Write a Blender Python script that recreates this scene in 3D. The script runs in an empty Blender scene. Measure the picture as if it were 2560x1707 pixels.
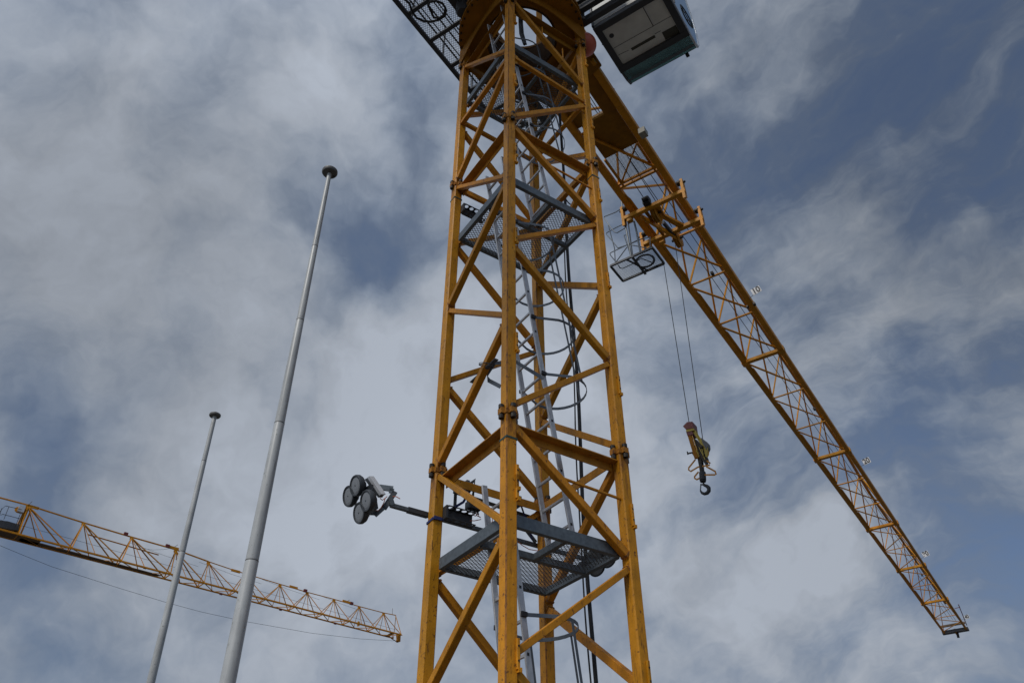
import bpy, math, random
from mathutils import Vector as V, Matrix
random.seed(7)
C = bpy.context.scene.collection
# ---------------------------------------------------------------- survey
F = 1952.93; PIT = 0.66658227; CAMZ = 1.6
BX, BY, TH, W = -0.0520118, 6.42540011, 0.98851539, 1.41972437
PH, ZJ = 0.59403608, 13.41041785
EA = V((-math.cos(TH), math.sin(TH), 0)); EC = V((math.sin(TH), math.cos(TH), 0)); UP = V((0, 0, 1))
B0 = V((BX, BY, 0)); M0 = B0 + (EA + EC) * (W / 2)
JD = V((math.sin(PH), math.cos(PH), 0)); JN = V((math.cos(PH), -math.sin(PH), 0))
CAM = V((0, 0, CAMZ))
def ML(c, a, z): return B0 + EC * c + EA * a + UP * (z + CAMZ)        # mast frame
def JL(r, l, z): return M0 + JD * r + JN * l + UP * (z + CAMZ)        # jib frame
def ray(x, y):
    u = (x - 1280) / F; v = (853.5 - y) / F; c, s = math.cos(PIT), math.sin(PIT)
    return V((u, c - v * s, s + v * c))
def hit(p, q, n):                                                     # sight line meets a real plane
    d = ray(*p); return CAM + d * ((q - CAM).dot(n) / d.dot(n))
def on_z(p, z): return hit(p, V((0, 0, z + CAMZ)), UP)
def on_a(p, a): return hit(p, ML(0, a, 0), EA)
def on_c(p, c): return hit(p, ML(c, 0, 0), EC)
def on_l(p, l): return hit(p, JL(0, l, 0), JN)
def on_r(p, r): return hit(p, JL(r, 0, 0), JD)
# ---------------------------------------------------------------- materials
def nodes(name):
    m = bpy.data.materials.new(name); m.use_nodes = True
    nt = m.node_tree; return m, nt, nt.nodes, nt.links, nt.nodes['Principled BSDF']
def mat(name, col, rough=.5, metal=0, var=.12, scale=6, rust=0, rustcol=(.09, .035, .015), streak=False, bump=0, dirt=0, spec=.5):
    m, nt, N, L, p = nodes(name)
    tc = N.new('ShaderNodeTexCoord'); mp = N.new('ShaderNodeMapping'); L.new(tc.outputs['Object'], mp.inputs[0])
    geo = N.new('ShaderNodeNewGeometry')
    n1 = N.new('ShaderNodeTexNoise'); n1.inputs['Scale'].default_value = scale; n1.inputs['Detail'].default_value = 6
    L.new(geo.outputs['Position'], n1.inputs['Vector'])
    cr = N.new('ShaderNodeValToRGB'); e = cr.color_ramp.elements
    e[0].position = .3; e[1].position = .7
    e[0].color = (*[c * (1 - var) for c in col], 1); e[1].color = (*[min(1, c * (1 + var)) for c in col], 1)
    L.new(n1.outputs['Fac'], cr.inputs[0]); out = cr.outputs[0]
    def layer(out, sc, lo, hi, c2, amt, stretch=None):
        n = N.new('ShaderNodeTexNoise'); n.inputs['Scale'].default_value = sc; n.inputs['Detail'].default_value = 8; n.inputs['Roughness'].default_value = .65
        if stretch:
            mp = N.new('ShaderNodeMapping'); mp.inputs['Scale'].default_value = stretch
            L.new(geo.outputs['Position'], mp.inputs[0]); L.new(mp.outputs[0], n.inputs['Vector'])
        else: L.new(geo.outputs['Position'], n.inputs['Vector'])
        mr = N.new('ShaderNodeMapRange'); mr.inputs['From Min'].default_value = lo; mr.inputs['From Max'].default_value = hi
        mr.inputs['To Max'].default_value = amt; L.new(n.outputs['Fac'], mr.inputs['Value'])
        mx = N.new('ShaderNodeMix'); mx.data_type = 'RGBA'; L.new(mr.outputs[0], mx.inputs[0]); L.new(out, mx.inputs[6]); mx.inputs[7].default_value = (*c2, 1)
        return mx.outputs[2]
    if dirt: out = layer(out, 2.2, .45, .75, tuple(c * .45 for c in col), dirt)
    if streak: out = layer(out, 5, .52, .75, tuple(c * .42 for c in col), .55, (5, 5, .5))
    if rust:
        out = layer(out, 22, .68 - rust * .14, .74 - rust * .12, rustcol, .9)
        out = layer(out, 9, .66 - rust * .12, .76 - rust * .1, rustcol, .75, (2.4, 2.4, .55))
    if 'yellow' in name or 'plate' in name:  # members painted at different times
        oi = N.new('ShaderNodeObjectInfo'); hs = N.new('ShaderNodeHueSaturation'); L.new(out, hs.inputs['Color']); out = hs.outputs[0]
        m_ = N.new('ShaderNodeMapRange'); m_.inputs['To Min'].default_value = .86; m_.inputs['To Max'].default_value = 1.12; L.new(oi.outputs['Random'], m_.inputs['Value']); L.new(m_.outputs[0], hs.inputs['Value'])
        m_ = N.new('ShaderNodeMapRange'); m_.inputs['To Min'].default_value = .503; m_.inputs['To Max'].default_value = .495; L.new(oi.outputs['Random'], m_.inputs['Value']); L.new(m_.outputs[0], hs.inputs['Hue'])
    if name == 'yellow_paint':               # rust weeping down from the section joints
        sp = N.new('ShaderNodeSeparateXYZ'); L.new(geo.outputs['Position'], sp.inputs[0]); acc = None
        for zj_ in (4.20, 8.95, 12.10):
            a1 = N.new('ShaderNodeMapRange'); a1.interpolation_type = 'SMOOTHSTEP'; a1.inputs['From Min'].default_value = zj_ + 1.6 - .9; a1.inputs['From Max'].default_value = zj_ + 1.6; L.new(sp.outputs['Z'], a1.inputs['Value'])
            a2 = N.new('ShaderNodeMapRange'); a2.inputs['From Min'].default_value = zj_ + 1.6 + .22; a2.inputs['From Max'].default_value = zj_ + 1.6 + .02; L.new(sp.outputs['Z'], a2.inputs['Value'])
            mm = N.new('ShaderNodeMath'); mm.operation = 'MULTIPLY'; L.new(a1.outputs[0], mm.inputs[0]); L.new(a2.outputs[0], mm.inputs[1])
            if acc: q = N.new('ShaderNodeMath'); q.operation = 'ADD'; L.new(acc, q.inputs[0]); L.new(mm.outputs[0], q.inputs[1]); acc = q.outputs[0]
            else: acc = mm.outputs[0]
        nz = N.new('ShaderNodeTexNoise'); nz.inputs['Scale'].default_value = 16; nz.inputs['Detail'].default_value = 8; nz.inputs['Roughness'].default_value = .7
        mp2 = N.new('ShaderNodeMapping'); mp2.inputs['Scale'].default_value = (1.6, 1.6, .3); L.new(geo.outputs['Position'], mp2.inputs[0]); L.new(mp2.outputs[0], nz.inputs['Vector'])
        th = N.new('ShaderNodeMath'); th.operation = 'MULTIPLY_ADD'; L.new(acc, th.inputs[0]); th.inputs[1].default_value = .30; L.new(nz.outputs['Fac'], th.inputs[2])
        m3 = N.new('ShaderNodeMapRange'); m3.inputs['From Min'].default_value = .66; m3.inputs['From Max'].default_value = .86; m3.inputs['To Max'].default_value = .75; L.new(th.outputs[0], m3.inputs['Value'])
        mx = N.new('ShaderNodeMix'); mx.data_type = 'RGBA'; L.new(m3.outputs[0], mx.inputs[0]); L.new(out, mx.inputs[6]); mx.inputs[7].default_value = (.17, .055, .012, 1); out = mx.outputs[2]
    L.new(out, p.inputs['Base Color'])
    p.inputs['Roughness'].default_value = rough; p.inputs['Metallic'].default_value = metal
    p.inputs['Specular IOR Level'].default_value = spec
    mr = N.new('ShaderNodeMapRange'); mr.inputs['To Min'].default_value = max(.05, rough - .12); mr.inputs['To Max'].default_value = min(1, rough + .15)
    L.new(n1.outputs['Fac'], mr.inputs['Value']); L.new(mr.outputs[0], p.inputs['Roughness'])
    if bump:
        b = N.new('ShaderNodeBump'); b.inputs['Strength'].default_value = bump; b.inputs['Distance'].default_value = .01
        n = N.new('ShaderNodeTexNoise'); n.inputs['Scale'].default_value = 60; L.new(geo.outputs['Position'], n.inputs['Vector'])
        L.new(n.outputs['Fac'], b.inputs['Height']); L.new(b.outputs[0], p.inputs['Normal'])
    return m
YEL = (.57, .245, .012)
M = {
 'yellow': mat('yellow_paint', YEL, .45, var=.16, rust=.62, streak=True, bump=.2, dirt=.35, spec=.22),
 'brace': mat('yellow_brace_paint', (.51, .208, .010), .48, var=.16, rust=.5, streak=True, dirt=.35, spec=.22),
 'rusty': mat('rusty_yellow', (.40, .165, .014), .6, var=.2, rust=1.1, streak=True, bump=.3, spec=.3),
 'primer': mat('orange_brown_paint', (.47, .195, .016), .55, var=.2, rust=.5, dirt=.5, spec=.3),
 'jib': mat('jib_yellow', (.52, .22, .010), .48, var=.14, rust=.35, dirt=.45, spec=.18),
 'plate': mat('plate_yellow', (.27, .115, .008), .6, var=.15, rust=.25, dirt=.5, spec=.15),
 'ring_shade': mat('shade_dark_ring', (.075, .04, .018), .85, var=.3, dirt=.5, spec=.08),  # dark tone carries the shade inside the slewing ring
 'pale': mat('pale_yellow', (.55, .30, .05), .5, var=.1, rust=.2, dirt=.3),
 'seam': mat('weld_seam', (.30, .115, .016), .8, var=.55, scale=9, rust=1.0),
 'galv': mat('galvanised_steel', (.115, .135, .15), .5, .35, var=.25, scale=25, dirt=.4),
 'grate': mat('grating_steel', (.085, .095, .105), .55, .3, var=.2),
 'dark': mat('dark_grey_paint', (.035, .037, .042), .5, var=.2),
 'black': mat('black_rubber', (.012, .012, .013), .6, var=.2),
 'bolt': mat('oily_bolt', (.035, .028, .02), .5, .5, var=.5, scale=30, rust=.4),
 'alu': mat('ladder_aluminium', (.52, .52, .52), .38, .55, var=.12, scale=18, streak=True, dirt=.3),
 'hoop': mat('hoop_steel', (.11, .125, .14), .5, .4, var=.15),
 'pole': mat('white_pole', (.41, .42, .415), .42, var=.10, scale=3, dirt=.4, streak=True, rust=.35, rustcol=(.12, .13, .11)),
 'cap': mat('grey_pole_cap', (.11, .105, .10), .5, var=.2, dirt=.3),
 'greybox': mat('grey_box', (.26, .25, .21), .6, var=.15, dirt=.5),
 'white': mat('white_sign', (.55, .55, .55), .6, var=.05, dirt=.2),
 'tape': mat('green_tape', (.025, .055, .038), .5),
 'strap': mat('blue_strap', (.02, .03, .13), .7),
 'orange': mat('orange_cord', (.45, .10, .04), .6),
 'red': mat('red_ball', (.52, .11, .065), .45, var=.08, dirt=.2),
 'maroon': mat('maroon_paint', (.14, .02, .015), .5, var=.2, rust=.4),
 'lemon': mat('lemon_paint', (.38, .27, .02), .5, var=.15, rust=.5),
 'rope': mat('steel_rope', (.035, .033, .03), .5, .4),
 'cabfloor': mat('cab_floor', (.62, .62, .58), .6, var=.1, scale=4, dirt=.3),
 'cabfl2': mat('cab_hatch', (.045, .043, .03), .6),
 'lens': mat('lamp_lens', (.19, .20, .21), .15, .0, var=.1),
 'lamp': mat('lamp_housing', (.05, .056, .062), .5, .3, var=.15),
 'catwalk': mat('catwalk_wood', (.10, .055, .02), .7, var=.4, rust=.6),
 'silver': mat('driver_box', (.5, .51, .53), .4, .3, var=.05),
 'ground': mat('gravel', (.085, .08, .072), .9, var=.35, scale=3, dirt=.4, bump=.5),
}
def glass(name, col, fac):
    m, nt, N, L, p = nodes(name); N.remove(p)
    t = N.new('ShaderNodeBsdfTransparent'); t.inputs[0].default_value = (*col, 1)
    g = N.new('ShaderNodeBsdfGlossy'); g.inputs['Color'].default_value = (.75, .85, .9, 1); g.inputs['Roughness'].default_value = .06
    d = N.new('ShaderNodeBsdfDiffuse'); d.inputs[0].default_value = (*[c * .5 for c in col], 1)
    a = N.new('ShaderNodeMixShader'); a.inputs[0].default_value = .04; b = N.new('ShaderNodeMixShader')
    fr = N.new('ShaderNodeFresnel'); ad = N.new('ShaderNodeMath'); ad.operation = 'ADD'; ad.use_clamp = True; ad.inputs[1].default_value = fac
    L.new(fr.outputs[0], ad.inputs[0]); L.new(ad.outputs[0], b.inputs[0])
    L.new(t.outputs[0], a.inputs[1]); L.new(d.outputs[0], a.inputs[2]); L.new(a.outputs[0], b.inputs[1]); L.new(g.outputs[0], b.inputs[2])
    L.new(b.outputs[0], N['Material Output'].inputs[0]); return m
M['glass'] = glass('teal_glass', (.70, .96, .94), .03)
M['glass2'] = glass('pale_glass', (.74, .90, .90), .10)
# ---------------------------------------------------------------- mesh builder
class MB:
    def __init__(s): s.v = []; s.f = []
    def add(s, vs, fs):
        n = len(s.v); s.v += [V(v) for v in vs]; s.f += [tuple(n + i for i in f) for f in fs]; return s
    def box(s, c, x, y, z):                       # centre and three half-axes
        vs = [c + x * i + y * j + z * k for i in (-1, 1) for j in (-1, 1) for k in (-1, 1)]
        return s.add(vs, [(0, 1, 3, 2), (4, 6, 7, 5), (0, 4, 5, 1), (2, 3, 7, 6), (0, 2, 6, 4), (1, 5, 7, 3)])
    def bar(s, p, q, w, h, up=UP, bev=0.0):       # rectangular bar, w across, h along up
        d = (q - p); L = d.length; d.normalize(); x = d.cross(up)
        if x.length < 1e-4: x = d.cross(V((1, 0, 0)))
        x.normalize(); y = x.cross(d)
        if bev <= 0: return s.box((p + q) / 2, x * w / 2, y * h / 2, d * L / 2)
        a, b = w / 2, h / 2; o = [(-a + bev, -b), (a - bev, -b), (a, -b + bev), (a, b - bev), (a - bev, b), (-a + bev, b), (-a, b - bev), (-a, -b + bev)]
        return s.prism([p + x * i + y * j for i, j in o], q - p)
    def prism(s, pts, ext):
        n = len(pts); vs = list(pts) + [p + ext for p in pts]
        return s.add(vs, [tuple(range(n))[::-1], tuple(range(n, 2 * n))] + [(i, (i + 1) % n, n + (i + 1) % n, n + i) for i in range(n)])
    def tube(s, p, q, r, r2=None, n=10):
        d = (q - p).normalized(); x = d.orthogonal().normalized(); y = d.cross(x); r2 = r if r2 is None else r2
        a = [p + (x * math.cos(t) + y * math.sin(t)) * r for t in [2 * math.pi * i / n for i in range(n)]]
        b = [q + (x * math.cos(t) + y * math.sin(t)) * r2 for t in [2 * math.pi * i / n for i in range(n)]]
        return s.add(a + b, [tuple(range(n))[::-1], tuple(range(n, 2 * n))] + [(i, (i + 1) % n, n + (i + 1) % n, n + i) for i in range(n)])
    def poly(s, pts, r, n=6, closed=False, flat=None):    # swept wire; flat=(w,t,up) gives a strip
        k = len(pts); rings = []; prev = None
        for i, p in enumerate(pts):
            if closed: d = pts[(i + 1) % k] - pts[i - 1]
            else: d = pts[min(i + 1, k - 1)] - pts[max(i - 1, 0)]
            d.normalize()
            if flat:
                y = (flat[2] - d * flat[2].dot(d)).normalized(); x = d.cross(y)
                rings.append([p + x * a * flat[1] / 2 + y * b * flat[0] / 2 for a, b in ((-1, -1), (1, -1), (1, 1), (-1, 1))])
            else:
                x = d.orthogonal() if prev is None else prev - d * prev.dot(d)
                x.normalize(); prev = x; y = d.cross(x)
                rings.append([p + (x * math.cos(t) + y * math.sin(t)) * r for t in [2 * math.pi * j / n for j in range(n)]])
        m = len(rings[0]); vs = [v for g in rings for v in g]; fs = []
        for i in range(k if closed else k - 1):
            a, b = i * m, ((i + 1) % k) * m
            fs += [(a + j, a + (j + 1) % m, b + (j + 1) % m, b + j) for j in range(m)]
        if not closed: fs += [tuple(range(m))[::-1], tuple(range((k - 1) * m, k * m))]
        return s.add(vs, fs)
    def lathe(s, base, axis, prof, n=24, closed=False):
        ax = axis.normalized(); x = ax.orthogonal().normalized(); y = ax.cross(x); vs = []
        for r, h in prof:
            vs += [base + ax * h + (x * math.cos(t) + y * math.sin(t)) * r for t in [2 * math.pi * i / n for i in range(n)]]
        k = len(prof); fs = []
        for j in range(k if closed else k - 1):
            a, b = j * n, ((j + 1) % k) * n
            fs += [(a + i, a + (i + 1) % n, b + (i + 1) % n, b + i) for i in range(n)]
        if not closed: fs += [tuple(range(n))[::-1], tuple(range((k - 1) * n, k * n))]
        return s.add(vs, fs)
    def grating(s, o, u, v, lu, lv, inside=lambda a, b: True, cu=.029, cv=.022, wid=.0078, th=.004):
        n = u.cross(v)
        nj = int(lv / cv); ni = int(lu / cu)
        for j in range(nj + 1):
            for i in range(ni):
                sg = 1 if (i + j) % 2 == 0 else -1
                a0, a1 = i * cu, (i + 1) * cu
                b0 = j * cv - sg * cv / 2; b1 = j * cv + sg * cv / 2
                if not inside((a0 + a1) / 2, (b0 + b1) / 2): continue
                b0 = min(max(b0, 0), lv); b1 = min(max(b1, 0), lv)
                p, q = o + u * a0 + v * b0, o + u * a1 + v * b1
                x = v * wid / 2; z = n * th / 2
                s.add([p - x - z, p + x - z, q + x - z, q - x - z, p - x + z, p + x + z, q + x + z, q - x + z],
                      [(0, 1, 2, 3), (7, 6, 5, 4), (0, 3, 7, 4), (1, 5, 6, 2)])
        return s
    def build(s, name, m, parent=None, smooth=False, label=None):
        c = sum(s.v, V()) / len(s.v)
        me = bpy.data.meshes.new(name); me.from_pydata([v - c for v in s.v], [], s.f); me.update()
        me.materials.append(m if not isinstance(m, str) else M[m])
        if smooth:
            me.shade_smooth()
            try: me.set_sharp_from_angle(angle=math.radians(38))
            except Exception: pass
        o = bpy.data.objects.new(name, me); C.objects.link(o)
        base = wloc(parent) if parent else V()
        o['_w'] = list(c); o.location = c - base
        if parent: o.parent = parent
        if label: o['label'] = label
        return o
def wloc(o): return V(o['_w']) if o else V()
def empty(name, loc, parent=None):
    o = bpy.data.objects.new(name, None); C.objects.link(o); o['_w'] = list(loc); o.empty_display_size = .2
    o.location = loc - wloc(parent)
    if parent: o.parent = parent
    return o
def tag(o, label, cat, group=None):
    o['label'] = label; o['category'] = cat
    if group: o['group'] = group
    return o
def copy_tree(o, shift, parent):
    c = o.copy(); C.objects.link(c)
    if parent is not None: c.parent = parent
    c.location = o.location + shift; c['_w'] = list(V(o['_w']) + shift)
    for ch in list(o.children):
        d = ch.copy(); C.objects.link(d); d.parent = c; d['_w'] = list(V(ch['_w']) + shift)
    return c
def BAR(p, q, w, h, name, m, par, up=UP, bev=.004, ext=0):
    d = (q - p).normalized() * ext
    return MB().bar(p - d, q + d, w, h, up, bev).build(name, m, par)
# image crops used when reading positions
c1 = lambda x, y: (960 + x / 3.92, y / 3.92)
c2 = lambda x, y: (1060 + x / 3.92, 300 + y / 3.92)
c3 = lambda x, y: (1060 + x / 3.92, 650 + y / 3.92)
c4 = lambda x, y: (1060 + x / 3.92, 1000 + y / 3.92)
c5 = lambda x, y: (1030 + x / 3.92, 1307 + y / 3.92)
c6 = lambda x, y: (1400 + x / 5.8725, y / 5.8725)
c8 = lambda x, y: (1480 + x / 5.8725, 450 + y / 5.8725)
dd = lambda x, y: (820 + x / 5.8725, 1130 + y / 5.8725)
d2 = lambda x, y: (1400 + x / 5.225, 200 + y / 5.225)
t8 = lambda x, y: (1560 + x / 9.8, 480 + y / 9.8)
f6 = lambda x, y: (x / 4.704, 1200 + y / 4.704)
f7 = lambda x, y: (500 + x / 4.481, 1300 + y / 4.481)
# ---------------------------------------------------------------- ground
g = MB(); R = 3000
g.add([V((-R, -R, 0)), V((R, -R, 0)), V((R, R, 0)), V((-R, R, 0))], [(0, 1, 2, 3)])
go = g.build('ground', 'ground'); go['kind'] = 'structure'
# ================================================================ TOWER CRANE
S = .122                                    # leg section
crane = tag(empty('tower_crane', ML(.77, .77, -CAMZ)),
            'large rusty yellow lattice tower crane close by, its jib running toward the lower right', 'crane')
J1, J2, J3 = 4.20, 8.95, 12.10
LEG = {'B': (0, 0), 'A': (0, W), 'C': (W, 0), 'D': (W, W)}   # lower corner (c,a) of each leg square
def leg(k, z0, z1, par):
    c, a = LEG[k]; e = .012
    pts = [(0 + e, 0), (S - e, 0), (S, e), (S, S - e), (S - e, S), (e, S), (0, S - e), (0, e)]
    m = MB(); m.prism([ML(c + i, a + j, z0) for i, j in pts], UP * (z1 - z0)); m.build('leg', 'yellow', par)
    m = MB(); t = .004                       # weld seams at two corners
    for i, j in (((0, 0), (S, S)) if k in 'BD' else ((S, S),)):
        m.prism([ML(c + i + dx, a + j + dy, z0 + .02) for dx, dy in ((-t + .003, .010), (.010, -t + .003), (.014, .004), (.004, .014))] if i == 0 else
                [ML(c + i + dx, a + j + dy, z0 + .02) for dx, dy in ((t - .003, -.010), (-.010, t - .003), (-.014, -.004), (-.004, -.014))], UP * (z1 - z0 - .04))
    m.build('weld_seam', 'seam', par)
def face(name, s, z):                        # point on a lattice face, s along it
    h = S / 2
    return {'BC': ML(s, h * .8, z), 'BA': ML(h * .8, s, z), 'AD': ML(s, W + h, z), 'CD': ML(W + h, s, z)}[name]
NRM = {'BC': EA, 'BA': EC, 'AD': EA, 'CD': EC}
def brace(f, s0, z0, s1, z1, w, par, m='brace', name='diagonal_brace', dep=None):
    if w > .05 and s0 != s1:
        for sa in (.1245, W - .0025):
            def at(q): return face(f, q, z0 + (z1 - z0) * (q - s0) / (s1 - s0))
            MB().bar(at(sa - .008), at(sa + .008), w + .014, (dep or w) + .014, NRM[f], .004).build('weld_bead', 'seam', par)
    return BAR(face(f, s0, z0), face(f, s1, z1), w, dep or w, name, m, par, up=NRM[f], bev=.005)
def joint(z, par):
    for k, (c, a) in LEG.items():
        m = MB(); z0, z1 = z - .075, z + .055
        m.prism([ML(c + i, a + j, z - .022) for i, j in ((-.008, -.008), (S + .008, -.008), (S + .008, S + .008), (-.008, S + .008))], UP * .05)
        # lugs on the two outer faces and one inner face, each with a vertical bolt
        co, ao = c + S / 2, a + S / 2
        so = -1 if a == 0 else 1; sc = -1 if c == 0 else 1
        lug = [(co + .012 * sc * 0, a + (0 if so < 0 else S), 0, so), (c + (0 if sc < 0 else S), ao, sc, 0),
               (c + (S if sc < 0 else 0), ao + .01, -sc, 0), (co + .01, a + (S if so < 0 else 0), 0, -so)]
        bm = MB()
        for (lc, la, dc, da) in lug:
            ctr = ML(lc + dc * .022, la + da * .022, z + .012)
            m.box(ctr, EC * (.022 if dc else .034), EA * (.022 if da else .034), UP * .032)
            bm.lathe(ML(lc + dc * .024, la + da * .024, z - .075), UP, [(.012, 0), (.028, .002), (.028, .045), (.020, .047), (.020, .12), (.029, .122), (.029, .16), (.010, .168)], 10)
        m.build('joint_collar', 'rusty', par, label='rust-stained collar where two mast sections meet'); bm.build('joint_bolt', 'bolt', par)
def lugs(k, zs, par):
    for z in zs:
        m = MB(); c = (.112 if k == 'B' else W + .085)
        m.bar(ML(c, -.012, z - .12), ML(c, -.012, z + .12), .03, .026, EA, .004)
        m.box(ML(c + .012, -.014, z - .125), EC * .016, EA * .018, UP * .018)
        o = m.build('step_lug', 'yellow', par)
        b = MB()
        for dz in (-.055, .06): b.tube(ML(c, -.024, z + dz), ML(c, -.0285, z + dz), .009, n=10)
        b.build('lug_hole', 'bolt', par)
def section(z0, par):                        # full 4.75 m section with top joint at z0+4.75
    # pattern heights are relative to the section foot
    p = MB()
    sec = empty('mast_section', ML(.77, .77, z0), par)
    for k in LEG: leg(k, z0, z0 + 4.75, sec)
    zt = z0 + 4.75
    I, O = .10, W + .02
    for f in ('BC', 'BA', 'AD', 'CD'):
        # horizontal angle just under the joint
        zz = zt - .10 if f in ('BC', 'BA') else zt - .06
        s0, s1 = .12, W + .0
        a, b = face(f, s0, zz), face(f, s1, zz)
        n = NRM[f] * (1 if f in ('BC', 'BA') else -1)
        m = MB(); m.box((a + b) / 2 + n * .04, (b - a) / 2, UP * .006, n * .055); m.box((a + b) / 2 + n * .09 - UP * .044, (b - a) / 2, UP * .044, n * .006)
        m.build('joint_angle', 'primer' if f in ('BC', 'BA') else 'brace', sec)
    T, t = .078, .062
    brace('BC', .11, zt - .14, W + .02, zt - 1.15, T, sec); brace('BC', W + .02, zt - 1.27, .11, zt - 2.28, t, sec, name='crossbar')
    brace('BC', .11, zt - 2.42, W + .02, zt - 3.52, T, sec); brace('BC', W + .02, zt - 3.57, .11, zt - 4.62, t, sec, name='crossbar')
    brace('BA', W + .02, zt - .06, .11, zt - 1.12, t, sec, name='crossbar'); brace('BA', .11, zt - 1.30, W + .02, zt - 2.36, T, sec)
    brace('BA', W + .02, zt - 2.43, .11, zt - 3.44, t, sec, name='crossbar'); brace('BA', .11, zt - 3.58, W + .02, zt - 4.66, T, sec)
    brace('AD', .11, zt - 1.15, W + .02, zt - .10, t, sec, name='crossbar'); brace('AD', .11, zt - 1.22, W + .02, zt - 2.40, T, sec)
    brace('AD', .11, zt - 3.48, W + .02, zt - 2.48, t, sec, name='crossbar'); brace('AD', .11, zt - 3.60, W + .02, zt - 4.68, T, sec)
    brace('CD', W + .02, zt - 1.17, .11, zt - .08, T, sec)
    brace('CD', W + .02, zt - 1.25, .11, zt - 2.30, T, sec)
    brace('CD', W + .02, zt - 3.55, .11, zt - 2.45, T, sec); brace('CD', W + .02, zt - 3.62, .11, zt - 4.62, T, sec)
    brace('BC', .70, zt - .52, W + .02, zt - .54, .026, sec, name='tie_rod')
    joint(zt, sec)
    # cable bracket with four round holes, on leg A
    hb = zt - .42
    m = MB()
    base = ML(.115, W - .02, hb)
    for zz in (0, -.14):
        y = EC
        nh = 4; w_ = .085; L_ = .36
        # plate with holes: strips around four octagonal rings
        for i in range(nh):
            cc = ML(.145 + w_ * (i + .5), W - .03, hb + zz)
            out = [(-.0425, -.045), (.0425, -.045), (.0425, .045), (-.0425, .045)]
            ring = [(.031 * math.cos(a_), .031 * math.sin(a_)) for a_ in [math.pi * (1.25 + .5 * q / 2) for q in range(8)]]
            vs = [cc + EC * x_ + EA * y_ for x_, y_ in out] + [cc + EC * x_ + EA * y_ for x_, y_ in ring]
            fs = []
            for q in range(4):
                a0 = 4 + (q * 2) % 8; a1 = 4 + (q * 2 + 1) % 8; a2 = 4 + (q * 2 + 2) % 8
                fs += [(q, (q + 1) % 4, a2, a1), (q, a1, a0)]
            n0 = len(vs); vs2 = vs + [v_ + UP * .006 for v_ in vs]
            fs2 = fs + [tuple(n0 + i_ for i_ in f_[::-1]) for f_ in fs] + [(4 + q, 4 + (q + 1) % 8, n0 + 4 + (q + 1) % 8, n0 + 4 + q) for q in range(8)] + [((q + 1) % 4, q, n0 + q, n0 + (q + 1) % 4) for q in range(4)]
            m.add(vs2, fs2)
    m.box(ML(.145 + .17, W + .018, hb - .07), EC * .172, EA * .003, UP * .074)
    m.box(ML(.128, W - .03, hb - .07), EC * .012, EA * .045, UP * .072)
    m.build('cable_bracket', 'dark', sec)
    return sec
s1 = section(J1, crane)
lugs('B', [8.70 - .55 + .0], s1)
s0 = copy_tree(s1, UP * -4.75, crane)
# green marker tape
for k, zt in (('B', J1), ('A', J2), ('C', J2)):
    c, a = LEG[k]; e = .003; z = zt - .30
    m = MB(); m.prism([ML(c + i, a + j, z) for i, j in ((-e, -e), (S + e, -e), (S + e, S + e), (-e, S + e))], UP * .022)
    m.build('marker_tape', 'tape', crane)
lz = lambda k, p: (on_a(p, 0).z - CAMZ)
lug_sets = {'B': [c1(1275, 190), c1(1275, 780), c2(885, 290), c2(890, 1130), c3(890, 800), c4(905, 750), c5(1015, 1280)],
            'C': [c1(1960, 600), c1(2020, 1200), c2(1705, 730), c3(1785, 190), c3(1885, 1220), c4(2010, 1120), c5(2270, 1480)]}
for k, L_ in lug_sets.items(): lugs(k, [lz(k, p) for p in L_], crane)
# top section
top = empty('mast_section', ML(.77, .77, J2), crane)
for k in LEG: leg(k, J2, 12.60, top)
def rel(f, s, z): return (s, z)
for f, s0_, z0_, s1_, z1_, w_, nm in [
    ('BC', .11, 12.10, W + .02, 10.86, .075, 'diagonal_brace'), ('BC', .11, 10.50, W + .02, 10.42, .06, 'diagonal_brace'),
    ('BC', .11, 9.06, W + .02, 10.33, .07, 'crossbar'), ('BA', .11, 10.72, W + .02, 12.02, .06, 'crossbar'),
    ('BA', .11, 10.45, W + .02, 10.42, .07, 'diagonal_brace'), ('BA', .11, 10.27, W + .02, 9.06, .075, 'diagonal_brace'),
    ('AD', .11, 10.30, W + .02, 9.03, .075, 'diagonal_brace'), ('AD', .11, 10.55, W + .02, 10.53, .062, 'crossbar'),
    ('AD', .11, 10.75, W + .02, 11.95, .07, 'diagonal_brace'),
    ('CD', W + .02, 10.42, .11, 9.25, .075, 'diagonal_brace'), ('CD', W + .02, 10.55, .11, 10.50, .062, 'crossbar'), ('CD', W + .02, 10.75, .11, 11.95, .07, 'diagonal_brace')]:
    brace(f, s0_, z0_, s1_, z1_, w_, top, name=nm)
for f in ('BC', 'BA', 'AD', 'CD'):
    a, b = face(f, .12, 12.06), face(f, W, 12.06); n = NRM[f] * (1 if f in ('BC', 'BA') else -1)
    m = MB(); m.box((a + b) / 2 + n * .04, (b - a) / 2, UP * .006, n * .055); m.box((a + b) / 2 + n * .09 - UP * .06, (b - a) / 2, UP * .06, n * .006)
    m.build('joint_angle', 'plate', top)
for (c_, s_) in ((LEG['A'], 1), (LEG['C'], 1)):
    pass
# gusset plates in the top section
for pt in ((W - .03, .04, 10.55), ):
    m = MB(); m.prism([ML(W - .09, .045, 10.20), ML(W + .005, .045, 10.15), ML(W + .005, .045, 10.98), ML(W - .05, .045, 10.92), ML(W - .09, .045, 10.7)], EA * .012); m.build('gusset_plate', 'yellow', top)
m = MB(); m.prism([ML(.115, .045, 10.62), ML(.20, .045, 10.60), ML(.20, .045, 10.42), ML(.115, .045, 10.36)], EA * .012); m.build('gusset_plate', 'yellow', top)
joint(12.05, top)
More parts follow.
